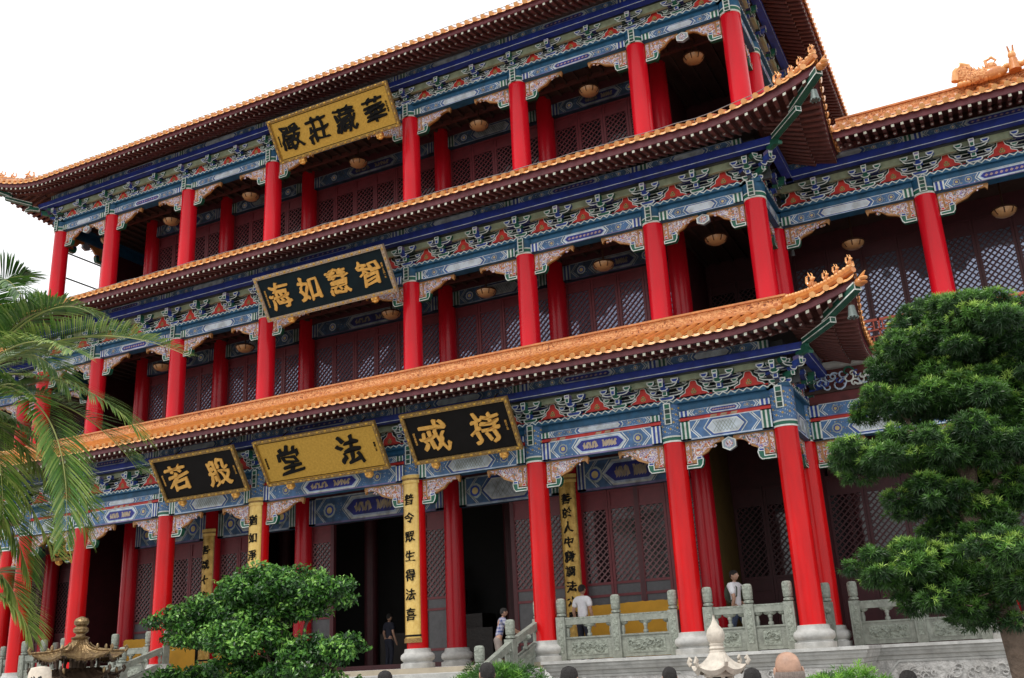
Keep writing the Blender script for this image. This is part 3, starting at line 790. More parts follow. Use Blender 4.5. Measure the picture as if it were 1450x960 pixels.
for fi, f in enumerate(F):
    Y0 = f['Y0']; P = front(Y0)
    cm = column_mesh(f['zc0'], f['bb']+.02, 0, 0, 0, f['col'])
    cap = capital_mesh(f['bb']+(.0), f['slab'][0], f['tall'])
    tg = tassel_mesh(f['slab'][0]-(.52 if f['tall'] else .40), f['slab'][0]+.03)
    for i, x in enumerate(COLX):
        o = link('column', cm, hall, (x, Y0, 0)); link('capital', cap, o); link('beam_tag', tg, o)
        if fi == 0: link('column_base', BASE, o)
    # side columns and inner columns
    icm = column_mesh(f['zc0'], f['bb']+.6, 0, 0, 0, 'redshade')
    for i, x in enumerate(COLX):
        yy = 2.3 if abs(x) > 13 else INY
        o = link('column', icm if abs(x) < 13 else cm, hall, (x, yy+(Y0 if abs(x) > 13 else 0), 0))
        if abs(x) > 13: link('capital', cap, o)
        if fi == 0: link('column_base', BASE, o)
    ledge_top = f['slab'][1]
    H = f['blue'][0]-ledge_top
    bays = list(zip(COLX[1:], COLX[:-1]))
    for bi, (xa, xb) in enumerate(bays):
        ua, ub = xa+R*.9, xb-R*.9
        st = (bi+(0 if fi == 0 else 0)) % 2
        if fi == 0:
            painted_beam(P, ua, ub, f['bb'], f['bt'], -.14, .20, st, hall)
            mb = MB(); mb.prism([(ua, f['bt']), (ub, f['bt']), (ub, f['bt']+.10), (ua, f['bt']+.10)], P, -.1, .15, 'paint', REDC); k = ua+.25
            while k < ub-.3:
                if int(k*1.3) % 2: mb.plate([(k, f['bt']+.02), (k+.16, f['bt']+.02), (k+.2, f['bt']+.08), (k+.04, f['bt']+.08)], P, .153, 'paint', (.52, .36, .22))
                k += .26
            mb.build('red_strip', hall)
            painted_beam(P, ua, ub, f['bt']+.10, 5.83, -.12, .19, 1-st, hall)
            plain_board(P, ua, ub, 5.83, f['slab'][0], -.1, .13, TEAL, hall, 'teal_board')
        else:
            painted_beam(P, ua, ub, f['bb'], f['bt'], -.14, .20, st, hall)
            plain_board(P, ua, ub, f['bt'], f['slab'][0], -.1, .165, TEAL, hall, 'teal_board', WHITE)
        carved_bay(P, xa, xb, f['bb'], hall, small=(fi > 0))
        slab_zigzag(P, xa, xb, *f['slab'], .27, hall)
        n = {0: 2, 6: 2, 3: 4}.get(bi, 3); w = (xb-xa)/n
        for k in range(n):
            u = xa+w*(k+.5); triangle_panel(P, u, ledge_top, H*.90, w*.74, .20, hall)
            if k > 0 or bi == len(bays)-1 or True:
                link('bracket_set', bracket(H, f['dblue'], (k+bi) % 2 == 0), hall, (xa+w*k, Y0, ledge_top))
        painted_beam(P, xa, xb, f['purl'][0], f['purl'][1], f['dblue']-.18, f['dblue']+.03, st, hall, 'eave_purlin', 'paintshade')
    link('bracket_set', bracket(H, f['dblue'], False), hall, (X0, Y0, ledge_top))
    plain_board(P, -X0-.5, X0+.5, ledge_top, f['green'][1], -.05, .06, DARK, hall, 'bracket_backing')
    plain_board(P, -X0-.3, X0+.3, f['green'][0], f['green'][1], .30, .40, GREYG, hall, 'grey_green_board')
    plain_board(P, -X0-f['dblue']-.05, X0+f['dblue']+.05, f['blue'][0], f['blue'][1], f['dblue']-.14, f['dblue']+.09, DBLUE, hall, 'blue_beam', PALE)
    plain_board(P, -X0-.3, X0+.3, f['green'][1], f['purl'][1], -.1, f['dblue']-.20, DARK, hall, 'bracket_backing')
    # returns along the short sides
    for sx, PS in ((1, right()), (-1, left())):
        if fi < 2: y1 = 2.3+Y0
        else: y1 = 2.3+Y0
        ya = Y0
        segs = [(ya, y1)]
        if fi == 2: segs += [(y1, y1+2.7), (y1+2.7, y1+6.6), (y1+6.6, y1+10.5)]
        for si, (a, b) in enumerate(segs):
            painted_beam(PS, a+R*.9, b-R*.9, f['bb'], f['bt'], -.14, .20, si % 2, hall)
            plain_board(PS, a+R*.9, b-R*.9, f['bt'], f['slab'][0], -.1, .165, TEAL, hall, 'teal_board', WHITE)
            slab_zigzag(PS, a-(.27 if si == 0 else 0), b, *f['slab'], .27, hall)
            if si == 0: carved_bay(PS, a, b, f['bb'], hall, small=(fi > 0))
            nn = 2 if b-a < 3.1 else 3
            w = (b-a)/nn
            for k in range(nn):
                triangle_panel(PS, a+w*(k+.5), ledge_top, H*.90, w*.74, .20, hall)
                if si < 3: link('bracket_set', bracket(H, f['dblue'], k % 2 == 1), hall, (sx*X0, a+w*(k+1), ledge_top), PI/2*sx)
            painted_beam(PS, a, b, f['purl'][0], f['purl'][1], f['dblue']-.18, f['dblue']+.03, si % 2, hall, 'eave_purlin', 'paintshade')
        yb = segs[-1][1]
        plain_board(PS, Y0-.3, yb, ledge_top, f['purl'][1], -.05, .05, DARK, hall, 'bracket_backing')
        plain_board(PS, Y0-.3, yb, f['green'][0], f['green'][1], .30, .40, GREYG, hall, 'grey_green_board')
        plain_board(PS, Y0-f['dblue'], yb, f['blue'][0], f['blue'][1], f['dblue']-.14, f['dblue']+.085, DBLUE, hall, 'blue_beam', PALE)
        # diagonal corner bracket with long nose
        c = bracket_mesh(H, f['dblue']*1.45, sx > 0, 1.0)
        link('bracket_set', c, hall, (sx*X0, Y0, ledge_top), PI/4*sx)
        mb = MB(); dg = Vector((sx, -1, 0)).normalized()
        b0 = Vector((sx*X0, Y0, ledge_top+H*.78))+dg*.9
        PD = lambda u, d, z: tuple(b0+dg*u+Vector((1, sx, 0)).normalized()*d+Vector((0, 0, z)))
        outlined(mb, [(0, 0), (.34, .02), (.52, -.05), (.54, .02), (.42, .14), (.40, .24), (.2, .20), (0, .18)], PD, -.06, .06, GREEN, .03)
        mb.build('bracket_nose', hall)
    # wall head beams between inner columns
    zi0, zi1 = (4.50, 5.38) if fi == 0 else ((10.98, 11.5) if fi == 1 else (16.75, 17.2))
    PI_ = front(INY)
    for bi, (xa, xb) in enumerate(bays):
        if bi in (0, 6): continue
        painted_beam(PI_, xa+R, xb-R, zi0, zi1, -.12, .10, bi % 2, hall, 'inner_beam', 'paintshade' if fi == 0 else 'paintdeepshade')
        if fi == 0: plain_board(PI_, xa+R, xb-R, zi1, 6.2, -.12, .03, (.20, .21, .23), hall, 'plaster_panel', None, 'paintshade')
    # wall structure
    zf, zc = f['floor'], (6.2 if fi == 0 else (11.72 if fi == 1 else 17.5))
    mb = MB()
    def W(*a): mb.box(*a)
    W(-X0+.2, X0-.2, .12, 13.8, zc, zc+.12, 'ceil')
    if fi: W(-X0-.25, X0+.25, Y0-.30, 13.8, zf-.15, zf, 'ceil')
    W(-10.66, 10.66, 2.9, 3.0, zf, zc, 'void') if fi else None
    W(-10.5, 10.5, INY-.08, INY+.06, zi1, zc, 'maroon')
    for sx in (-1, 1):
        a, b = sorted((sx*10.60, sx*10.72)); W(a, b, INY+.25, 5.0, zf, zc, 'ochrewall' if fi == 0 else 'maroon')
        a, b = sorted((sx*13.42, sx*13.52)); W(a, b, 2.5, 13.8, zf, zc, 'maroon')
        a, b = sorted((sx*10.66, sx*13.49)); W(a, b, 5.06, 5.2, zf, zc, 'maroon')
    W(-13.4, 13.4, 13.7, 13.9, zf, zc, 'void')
    mb.build('wall', hall)
    # ceiling joists / coffers seen from below
    mb = MB(); x = -13.2
    while x < 13.2:
        mb.box(x, x+.09, .15, 5.0 if abs(x) > 10.7 else INY-.1, zc-.10, zc, 'ceil'); x += .42
    for y in (.55, 1.5): mb.box(-13.2, 13.2, y, y+.10, zc-.14, zc-.0, 'rafter')
    mb.build('ceiling_joists', hall)
    # lattice leaves
    yl = INY+.12
    if fi == 0: lz0, lz1, zt, pn = 1.95, 3.95, 4.50, [.40, 1.55]
    elif fi == 1: lz0, lz1, zt, pn = 9.05, 10.62, 10.98, [8.45]
    else: lz0, lz1, zt, pn = 14.75, 16.30, 16.75, [14.1]
    for bi, (xa, xb) in enumerate(bays):
        if bi in (0, 6):
            leaves(hall, xa+.08, xb-.08, 3, 5.04, zf, zt, lz0, lz1, pn, mt='maroon', glass='glassdark'); continue
        n = 6 if bi == 3 else 4; skip = ()
        if fi == 0:
            if bi == 3: skip = (1, 2, 3, 4)
            if bi in (2, 4): n = 4; skip = (0, 1) if bi == 2 else (2, 3)
        leaves(hall, xa+.24, xb-.24, n, yl, zf, zt, lz0, lz1, pn, skip, glass='glass' if fi == 1 else 'glassdark', lat='dusty' if fi == 0 else 'dred')
        if fi == 0:
            mb = MB()
            mb.box(xa+.2, xb-.2, yl+.01, yl+.08, zt, 4.5+.02, 'maroon')
            mb.box(xa+.2, xb-.2, yl-.12, yl+.12, zf, zf+.14, 'maroon')
            for k in (1, n-1) if n == 6 else (2,):
                x = xa+.24+(xb-xa-.48)*k/n; mb.box(x-.06, x+.06, yl-.06, yl+.08, zf, 4.5, 'maroon')
            mb.build('door_frame', hall)
    # dark rooms behind
# interior of the ground floor: altar silhouettes
mb = MB()
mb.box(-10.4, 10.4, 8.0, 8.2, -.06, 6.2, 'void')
mb.box(-2.2, 2.2, 5.6, 6.6, -.06, 1.1, 'altar'); mb.box(-1.4, 1.4, 6.4, 7.4, 1.1, 1.6, 'altar')
for x in (-9.5, -6.8, -2.84, 2.84, 6.8, 9.5): mb.lathe([(.25, -.06), (.25, 6.2)], 'maroon', cx=x, cy=6.0, seg=16)
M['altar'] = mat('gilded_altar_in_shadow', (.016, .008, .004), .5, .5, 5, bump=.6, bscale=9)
mb.ball(0, 6.9, 2.2, .55, .45, .65, 'altar'); mb.ball(0, 6.9, 3.1, .28, .28, .34, 'altar')
mb.build('altar', hall)

S1 = dict(deck=(.48, 7.90), fascia=(6.97, 7.14), fly=(.95, 7.20, 2.035, 6.965), rnd=(.55, 7.30, 1.52, 6.93), soffit=(7.42, 7.10), ridge=(.36, .52, 7.90, 8.23))
S2 = dict(deck=(.40, 13.55), fascia=(12.45, 12.66), fly=(.95, 12.74, 2.035, 12.445), rnd=(.55, 12.86, 1.50, 12.45), soffit=(12.98, 12.62), ridge=(.30, .42, 13.40, 13.62))
S3 = dict(deck=(.10, 19.1), fascia=(18.10, 18.30), fly=(.80, 18.38, 1.735, 18.095), rnd=(.50, 18.48, 1.34, 18.08), soffit=(18.58, 18.28), ridge=(.0, .10, 19.0, 19.3))
E1 = Eave(0.0, X0, 2.10, 7.17, .56, 1.0, .28, 2.0)
E2 = Eave(0.0, X0, 2.10, 12.67, .62, 1.1, .22, 2.2)
E3 = Eave(0.0, X0, 1.80, 18.27, .70, 1.2, .22, 14.5)
for ev, sp, nm in ((E1, S1, 'lowest'), (E2, S2, 'middle'), (E3, S3, 'top')):
    build_eave(hall, ev, 'FRL', sp)
    for sx in (1, -1):
        build_corner(hall, ev, sx, sp, True, 'grey wind bell under the %s eave corner at the %s end' % (nm, 'near' if sx > 0 else 'far'))
# top roof body (hip roof behind the top eave)
mb = MB(); zr = 22.4
a = [(-X0-.1, -.1, 19.1), (X0+.1, -.1, 19.1), (X0+.1, 14.2, 19.1), (-X0-.1, 14.2, 19.1)]; r0, r1 = (-9.5, 7, zr), (9.5, 7, zr)
mb.face([a[0], a[1], r1, r0], 'tile'); mb.face([a[1], a[2], r1], 'tile'); mb.face([a[2], a[3], r0, r1], 'tile'); mb.face([a[3], a[0], r0], 'tile')
mb.box(-9.6, 9.6, 6.8, 7.2, zr-.1, zr+.45, 'tile')
mb.build('main_roof', hall)
# cables clipped above the two upper eaves
for ev, zz in ((E2, .20), (E3, .22)):
    mb = MB(); P = ev.P('F'); pts = [P(-14.6+29.2*i/60, ev.E-.1, ev.zt+zz+.015*math.sin(i*2.2)) for i in range(61)]
    mb.tube(pts, .011, 'wire', seg=5)
    for i in range(2, 60, 3):
        p = pts[i]; mb.tube([p, (p[0], p[1], p[2]-.16)], .008, 'wire', seg=4)
    mb.build('roof_cable', hall)
# light frame across the open side bay of the top storey
for z in (15.2, 16.25):
    mb = MB(); mb.tube([(-X0, .4, z), (-X0, 2.3, z)], .03, 'railgreen', seg=6); mb.build('side_rail', hall)

# ================================================================== WINGS
def scroll_band(mb, P, u0, u1, z0, z1, d, m='paint', cs=(WHITE, BLUEW, GREEN, BLUE), seed=1, rr=(.09, .15), tk=.022):
    r_ = random.Random(seed); n = int((u1-u0)*(z1-z0)/(rr[1]**2*2.3))
    for k in range(n):
        u = u0+(u1-u0)*(k+.5)/n; z = z0+rr[1]*.7+(z1-z0-rr[1]*1.4)*r_.random(); r0 = r_.uniform(*rr); a0 = r_.random()*6.28; sg = r_.choice((-1, 1))
        pts = []
        for i in range(9):
            t = i/8; a = a0+sg*t*4.9; q = r0*(1-.72*t); pts.append(P(u+q*math.cos(a), d+.01+.015*t, z+q*math.sin(a)))
        mb.tube(pts, [tk*(1-.35*i/8) for i in range(9)], m, r_.choice(cs), seg=5)

def make_wing(sx):
    w = empty('wing_building', (0, 0, 0))
    yw = 2.30; xs = [13.49, 17.49, 21.49, 25.49]
    P = (lambda u, d, z: (u, yw-d, z)) if sx > 0 else (lambda u, d, z: (-u, yw-d, z))
    cols = {}
    f0, f1 = F[0], F[1]
    cm0 = column_mesh(.45, f0['bb']+.02, 0, 0, 0, 'red'); cm1 = column_mesh(7.0, f1['bb']+.02, 0, 0, 0, 'redup')
    cmi = column_mesh(.45, f0['bb']+.02, 0, 0, 0, 'redshade')
    cap0 = capital_mesh(f0['bb'], f0['slab'][0], True); cap1 = capital_mesh(f1['bb'], f1['slab'][0], False)
    t0 = tassel_mesh(f0['slab'][0]-.52, f0['slab'][0]+.03); t1 = tassel_mesh(f1['slab'][0]-.40, f1['slab'][0]+.03)
    for x in xs[1:]:
        o = link('column', cm0, w, (sx*x, yw, 0)); link('capital', cap0, o); link('beam_tag', t0, o); link('column_base', BASE, o)
        o = link('column', cm1, w, (sx*x, yw, 0)); link('capital', cap1, o); link('beam_tag', t1, o)
    for x in (17.49, 21.49):
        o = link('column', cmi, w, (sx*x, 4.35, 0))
    for k in range(3):
        xa, xb = xs[k], xs[k+1]; ua, ub = xa+R*.9, xb-R*.9
        # ground floor
        painted_beam(P, ua, ub, f0['bb'], f0['bt'], -.14, .20, k % 2, w)
        plain_board(P, ua, ub, f0['bt'], f0['bt']+.10, -.1, .15, REDC, w, 'red_strip')
        painted_beam(P, ua, ub, f0['bt']+.10, 6.0, -.12, .19, (k+1) % 2, w)
        carved_bay(P, xa, xb, f0['bb'], w)
        # upper
        painted_beam(P, ua, ub, f1['bb'], f1['bt'], -.14, .20, k % 2, w)
        plain_board(P, ua, ub, f1['bt'], f1['slab'][0], -.1, .165, TEAL, w, 'teal_board', WHITE)
        carved_bay(P, xa, xb, f1['bb'], w, small=True)
        slab_zigzag(P, xa, xb, *f1['slab'], .27, w)
        H = f1['blue'][0]-f1['slab'][1]; ww = (xb-xa)/3
        for q in range(3):
            triangle_panel(P, xa+ww*(q+.5), f1['slab'][1], H*.90, ww*.74, .20, w)
            link('bracket_set', bracket(H, f1['dblue'], q % 2 == 0), w, (sx*(xa+ww*(q+1)), yw, f1['slab'][1]))
        painted_beam(P, xa, xb, f1['purl'][0], f1['purl'][1], f1['dblue']-.18, f1['dblue']+.03, k % 2, w, 'eave_purlin', 'paintshade')
        # leaves
        for (zf, zt, l0, l1, pn) in ((-.06, 4.5, 1.95, 3.95, [.4, 1.55]), (7.0, 11.2, 8.3, 10.7, [7.6])):
            wl = 4.0/4
            me, pm = leaf_meshes(wl-.012, zt-zf, l0-zf, l1-zf, [p-zf for p in pn], glass='glasswing' if zf > 1 else 'glassdark', mt='maroon')
            for i in range(4):
                o = link('lattice_leaf', me, w, (sx*(xa+wl*(i+.5)), 4.6, zf)); link('pane', pm, o)
    xe = xs[-1]
    plain_board(P, X0+.1, xe, f1['slab'][1], f1['green'][1], -.05, .06, DARK, w, 'bracket_backing')
    plain_board(P, X0+.1, xe, f1['green'][0], f1['green'][1], .30, .40, GREYG, w, 'grey_green_board')
    plain_board(P, X0+.1, xe, f1['blue'][0], f1['blue'][1], f1['dblue']-.14, f1['dblue']+.09, DBLUE, w, 'blue_beam', PALE)
    plain_board(P, X0+.1, xe, f1['green'][1], f1['purl'][1], -.1, f1['dblue']-.20, DARK, w, 'bracket_backing')
    # scroll frieze under the balcony
    mb = MB(); mb.prism([(X0+.2, 6.02), (xe, 6.02), (xe, 6.92), (X0+.2, 6.92)], P, -.1, .02, 'paint', (.16, .03, .03))
    scroll_band(mb, P, X0+.35, xe, 6.30, 6.92, .12, seed=5, rr=(.12, .19), tk=.030)
    scroll_band(mb, P, X0+.35, xe, 6.36, 6.86, .18, seed=9, rr=(.10, .16), tk=.026)
    mb.build('scroll_frieze', w)
    mb = MB()
    def B(x0, x1, y0, y1, z0, z1, m):
        a, b = sorted((sx*x0, sx*x1)); mb.box(a, b, y0, y1, z0, z1, m)
    B(X0+.15, xe, 1.95, 8, 6.92, 7.05, 'white'); B(X0+.1, xe, 4.64, 4.8, -.06, 12.8, 'maroon')
    B(X0+.1, xe, 2.1, 4.7, 11.74, 11.85, 'ceil'); B(xe-.1, xe, 2.5, 10, -.06, 12.8, 'ochrewall'); B(X0+.1, xe, 2.2, 4.7, 6.3, 6.4, 'ceil')
    B(X0+.1, xe, 9.9, 10, -.06, 12.8, 'ochrewall')
    B(X0+.1, xe, 1.95, 2.25, 12.55, 13.50, 'rafter'); B(X0+.1, xe, 2.25, 10, 13.2, 13.3, 'tile')
    mb.build('wall', w)
    # fretwork balcony rail
    mb = MB(); u = X0+.3; zt = 8.08
    def pr(a, b, c, d_, m='redfret'): mb.prism([(a, c), (b, c), (b, d_), (a, d_)], P, .02, .07, m)
    pr(X0+.28, xe, zt-.07, zt); pr(X0+.28, xe, 7.75, 7.79); pr(X0+.28, xe, 7.12, 7.17)
    while u < xe-.5:
        pr(u, u+.05, 7.05, zt)
        for q in (.17, .33): pr(u+q, u+q+.03, 7.17, 7.60)
        for zz in (7.32, 7.58): pr(u+.05, u+.5, zz, zz+.03)
        pr(u+.12, u+.40, 7.86, 7.89); pr(u+.10, u+.13, 7.79, 8.0); pr(u+.38, u+.41, 7.79, 8.0); pr(u+.24, u+.27, 7.32, 7.75)
        u += .5
    mb.build('fretwork_rail', w)
    # eave
    ev = Eave(yw, X0, 2.0, 12.70, 0, 1.0, 0, 2)
    class WE:
        X = 1e6; E = 2.0; zt = 12.72
        def P(s, side): return lambda u, d, z: (sx*u, yw-d, z)
        def span(s, side, d): return X0+2.15, xe+1.0
    sp = dict(deck=(.55, 13.55), fascia=(12.52, 12.74), fly=(.95, 12.82, 1.935, 12.515), rnd=(.55, 12.92, 1.42, 12.50), soffit=(13.02, 12.70), ridge=(.42, .56, 13.45, 13.80))
    build_eave(w, WE(), 'F', sp)
    Q = lambda u, z: P(18.75+(u-18.2)*.72, .80, 13.72+(z-13.72)*.86)
    # ridge-end dragon and figure on the wing roof
    mb = MB()
    def b3(u, z, ru, rz, m='tilecap', rd=.10): mb.ball(*Q(u, z), ru, rd, rz, m, seg=14, rings=9)
    b3(18.55, 14.02, .24, .27, 'tilerelief'); b3(18.95, 13.82, .40, .20, 'tilerelief', .14); b3(19.45, 13.80, .35, .18, 'tile', .13); b3(19.42, 14.02, .15, .13, 'tilerelief', .08)
    mb.tube([Q(18.2, 13.85), Q(18.28, 14.15), Q(18.5, 14.34), Q(18.72, 14.25), Q(18.7, 14.08)], [.10, .10, .09, .06, .03], 'tilecap', seg=8)
    mb.tube([Q(19.30, 14.08), Q(19.28, 14.26), Q(19.50, 14.33), Q(19.62, 14.20), Q(19.52, 14.12)], [.04, .045, .04, .03, .015], 'tilecap', seg=8)
    for k in range(5): mb.tube([Q(18.65+.14*k, 14.0), Q(18.60+.14*k, 14.20-.02*k)], [.045, .01], 'tilecap', seg=6)
    for k in range(6): b3(19.75+.16*k, 13.86+.05*(k % 2), .09, .07)
    for k in range(10): b3(18.35+.14*k, 13.70, .09, .08)
    mb.build('ridge_dragon', w, smooth=True)
    mb = MB()
    mb.tube([Q(20.15, 13.7), Q(20.15, 14.1)], [.16, .10], 'tile', seg=10); b3(20.15, 14.22, .10, .12)
    for s_ in (-1, 1): mb.tube([Q(20.15+s_*.05, 14.28), Q(20.15+s_*.09, 14.55)], [.035, .02], 'tile', seg=6)
    mb.build('ridge_figure', w, smooth=True)
    return w
M['redfret'] = mat('orange_red_fretwork', (.42, .07, .035), .5, .3, 6)
wr = make_wing(1); tag(wr, 'two storey temple wing with latticed upper gallery behind the large clipped tree', 'building')
wl_ = make_wing(-1); tag(wl_, 'distant two storey temple wing mostly hidden behind the palm fronds', 'building')

# ================================================================== TERRACE
terr = empty('stone_terrace'); tag(terr, 'grey carved stone terrace carrying the hall, with moulded edge and relief panels', 'terrace')
def wall_run(pts, parent):
    """moulded wall along polyline; outside on the right-hand side (towards -y for +x travel)"""
    prof = [(0.10, -.06), (0.10, -.13), (.05, -.15), (.05, -.20), (.02, -.24), (.0, -.30), (-.05, -.33), (-.07, -.40), (-.10, -.42), (-.10, -1.42), (-.03, -1.48), (.02, -1.55), (.02, -1.75)]
    mb = MB(); n = len(pts); offs = []
    nr = []
    for i in range(n-1):
        a, b = Vector(pts[i]), Vector(pts[i+1]); t = (b-a).normalized(); nr.append(Vector((t.y, -t.x)))
    for i in range(n):
        if i == 0: v = nr[0]
        elif i == n-1: v = nr[-1]
        else: v = (nr[i-1]+nr[i])/(1+nr[i-1].dot(nr[i]))
        offs.append(v)
    for i in range(n-1):
        for (o0, z0), (o1, z1) in zip(prof[:-1], prof[1:]):
            p = [Vector(pts[i])+offs[i]*o0, Vector(pts[i+1])+offs[i+1]*o0, Vector(pts[i+1])+offs[i+1]*o1, Vector(pts[i])+offs[i]*o1]
            m = 'relief' if abs(z1-z0) > .8 else ('white' if z0 > -.1 else 'terr')
            mb.face([(p[0].x, p[0].y, z0), (p[1].x, p[1].y, z0), (p[2].x, p[2].y, z1), (p[3].x, p[3].y, z1)], m)
    mb.build('moulded_wall', parent)
    # relief panels
    for i in range(n-1):
        a, b = Vector(pts[i]), Vector(pts[i+1]); L = (b-a).length
        if L < 1.2: continue
        t = (b-a)/L; nn = nr[i]
        P = lambda u, d, z: tuple((a+t*u+nn*(d-.10)).to_3d()+Vector((0, 0, z)))
        k = max(1, round(L/4)); w = L/k
        mb = MB()
        for q in range(k):
            u0, u1 = w*q+.12, w*(q+1)-.12; c = .28
            fr = [(u0, -1.38), (u1, -1.38), (u1, -.44-c), (u1-c, -.44), (u0+c, -.44), (u0, -.44-c)]
            mb.ribbon(fr, .05, P, .02, 'terr', closed=True)
            scroll_band(mb, P, u0+.2, u1-.2, -1.3, -.48, .01, 'relief', ((1, 1, 1),), seed=int(a.x*9+q), rr=(.07, .14), tk=.028)
        mb.build('relief_panel', parent)
for sx in (1, -1):
    pts = [(6.95, .6), (6.95, -.55), (14.62, -.55), (14.62, 1.62), (34, 1.62)]
    if sx < 0: pts = [(-x, y) for x, y in pts[::-1]]
    wall_run(pts, terr)
mb = MB()
mb.face([(-34, 1.60, -.06), (34, 1.60, -.06), (34, 16, -.06), (-34, 16, -.06)], 'floor')
mb.box(-14.6, 14.6, -.53, 1.60, -.2, -.062, 'floor')
mb.build('paved_top', terr)
mb = MB()
for k in range(10): mb.box(-6.9, 6.9, -.60-.42*(k+1), -.53, -.06-.16*(k+1)-.002*k, -.06-.16*k-(.16 if True else 0)+.0-.002*k, 'floor')
mb.v = []; mb.f = []; mb.m = []; mb.c = []
for k in range(1, 11): mb.box(-6.9, 6.9, -.53-.40*k, -.53-.40*(k-1), -1.74, -.06-.16*k, 'terr')
mb.build('steps', terr)

# ------------------------------------------------------------------ balustrades
def post_mesh(h=1.0, w=.24):
    mb = MB(); a = w/2
    mb.box(-a, a, -a, a, -.06, h, 'stone')
    for s_ in ((0, -1), (0, 1), (1, 0), (-1, 0)):   # sunk panel frame
        pass
    mb.box(-a+.05, a-.05, -a-.008, a+.008, .12, h-.1, 'stonecarve')
    mb.lathe([(.07, h), (.12, h+.03), (.12, h+.07), (.085, h+.09), (.115, h+.12), (.122, h+.30), (.118, h+.42), (.09, h+.46), (.02, h+.47)], 'stonecarve', seg=14)
    return mb.build('post', data_only=True, smooth=True)
POST = post_mesh()
def rail_span(parent, A, B, zA=0, zB=0, w=.24):
    """A,B: (x,y) of post centres; z offsets allow raking rails"""
    a, b = Vector(A), Vector(B); L = (b-a).length; t = (b-a)/L; nn = Vector((t.y, -t.x))
    u0, u1 = w/2, L-w/2
    def P(u, d, z): q = a+t*u+nn*d; return (q.x, q.y, z+zA+(zB-zA)*u/L)
    mb = MB()
    mb.prism([(u0, .80), (u1, .80), (u1, .98), (u0, .98)], P, -.07, .07, 'stone')
    for d in (-.075, .075): mb.ribbon([(u0, .955), (u1, .955)], .03, P, d, 'stonecarve')
    mb.build('handrail', parent)
    n = max(1, round((u1-u0)/.75)) if L > .8 else 1
    for k in range(1, n+0) if n > 1 else [.5]:
        mb = MB()
        u = u0+(u1-u0)*k/n if n > 1 else (u0+u1)/2
        mb.ball(*P(u, 0, .80), .17, .065, .085, 'stonecarve', seg=12, rings=8)
        for z0, z1, r in ((.50, .58, .07), (.58, .68, .045), (.66, .74, .06)):
            c = P(u, 0, 0); mb.lathe([(r*.8, z0), (r, (z0+z1)/2), (r*.8, z1)], 'stone', cx=c[0], cy=c[1], seg=10, z=c[2])
        mb.build('baluster_cup', parent, smooth=True)
    for s_, u in ((1, u0), (-1, u1)):
        mb = MB()
        c = P(u+s_*.07, 0, .80); mb.ball(*c, .11, .06, .085, 'stonecarve', seg=10, rings=8)
        c = P(u+s_*.04, 0, 0); mb.lathe([(.04, .50), (.055, .6), (.04, .72)], 'stone', cx=c[0], cy=c[1], seg=8, z=c[2])
        mb.build('end_bracket', parent, smooth=True)
    mb = MB()
    mb.prism([(u0, -.04), (u1, -.04), (u1, .50), (u0, .50)], P, -.06, .06, 'stone')
    m0 = .14
    if u1-u0 > .6:
        mb.prism([(u0+m0, .06), (u1-m0, .06), (u1-m0, .40), (u0+m0, .40)], P, -.068, .068, 'stonecarve')
        for dd in (.070, -.070): mb.ribbon([(u0+m0, .06), (u1-m0, .06), (u1-m0, .40), (u0+m0, .40)], .022, P, dd, 'stone', closed=True)
        scroll_band(mb, P, u0+m0+.05, u1-m0-.05, .10, .37, .066, 'stonecarve', ((1, 1, 1),), seed=int(abs(A[0])*31), rr=(.05, .09), tk=.014)
    mb.prism([(u0, .46), (u1, .46), (u1, .50), (u0, .50)], P, -.08, .08, 'stone')
    mb.build('carved_panel', parent)
def balustrade(pts, label, zs=None, name='stone_balustrade'):
    root = empty(name, (pts[0][0], pts[0][1], 0)); root.location = (0, 0, 0)
    zs = zs or [0]*len(pts)
    for (x, y), z in zip(pts, zs): link('post', POST, root, (x, y, z), 0)
    for i in range(len(pts)-1): rail_span(root, pts[i], pts[i+1], zs[i], zs[i+1])
    tag(root, label, 'balustrade', 'carved stone balustrades of the terrace'); return root
YB = -.02
balustrade([(7.22, YB), (8.72, YB), (10.22, YB)], 'carved stone balustrade in front of the ochre boards, right of the stairs')
balustrade([(11.10, YB), (12.08, YB), (13.02, YB)], 'short stone balustrade between the last two front columns of the near corner')
balustrade([(13.55, .52), (13.55, 1.86)], 'narrow stone balustrade panel joining the near corner column to the wing column')
balustrade([(14.15, 2.15), (15.6, 2.15), (17.0, 2.15)], 'stone balustrade of the near wing half hidden by clipped tree branches')
balustrade([(18.0, 2.15), (19.5, 2.15), (21.0, 2.15)], 'stone balustrade of the near wing beyond the tree trunk')
balustrade([(6.55, YB), (6.55, -1.65), (6.55, -3.25)], 'sloping stone stair balustrade on the near side of the steps', [0, -.50, -1.10])
balustrade([(-6.55, YB), (-6.55, -1.65), (-6.55, -3.25)], 'sloping stone stair balustrade on the far side beside the bronze burner', [0, -.50, -1.10])
balustrade([(-7.22, YB), (-8.72, YB), (-10.22, YB)], 'far stone balustrade behind the bronze burner roof')
balustrade([(-11.10, YB), (-12.08, YB), (-13.02, YB)], 'far corner stone balustrade left of the bronze burner')
balustrade([(-14.15, 2.15), (-15.6, 2.15), (-17.0, 2.15)], 'farthest stone balustrade at the foot of the distant wing')

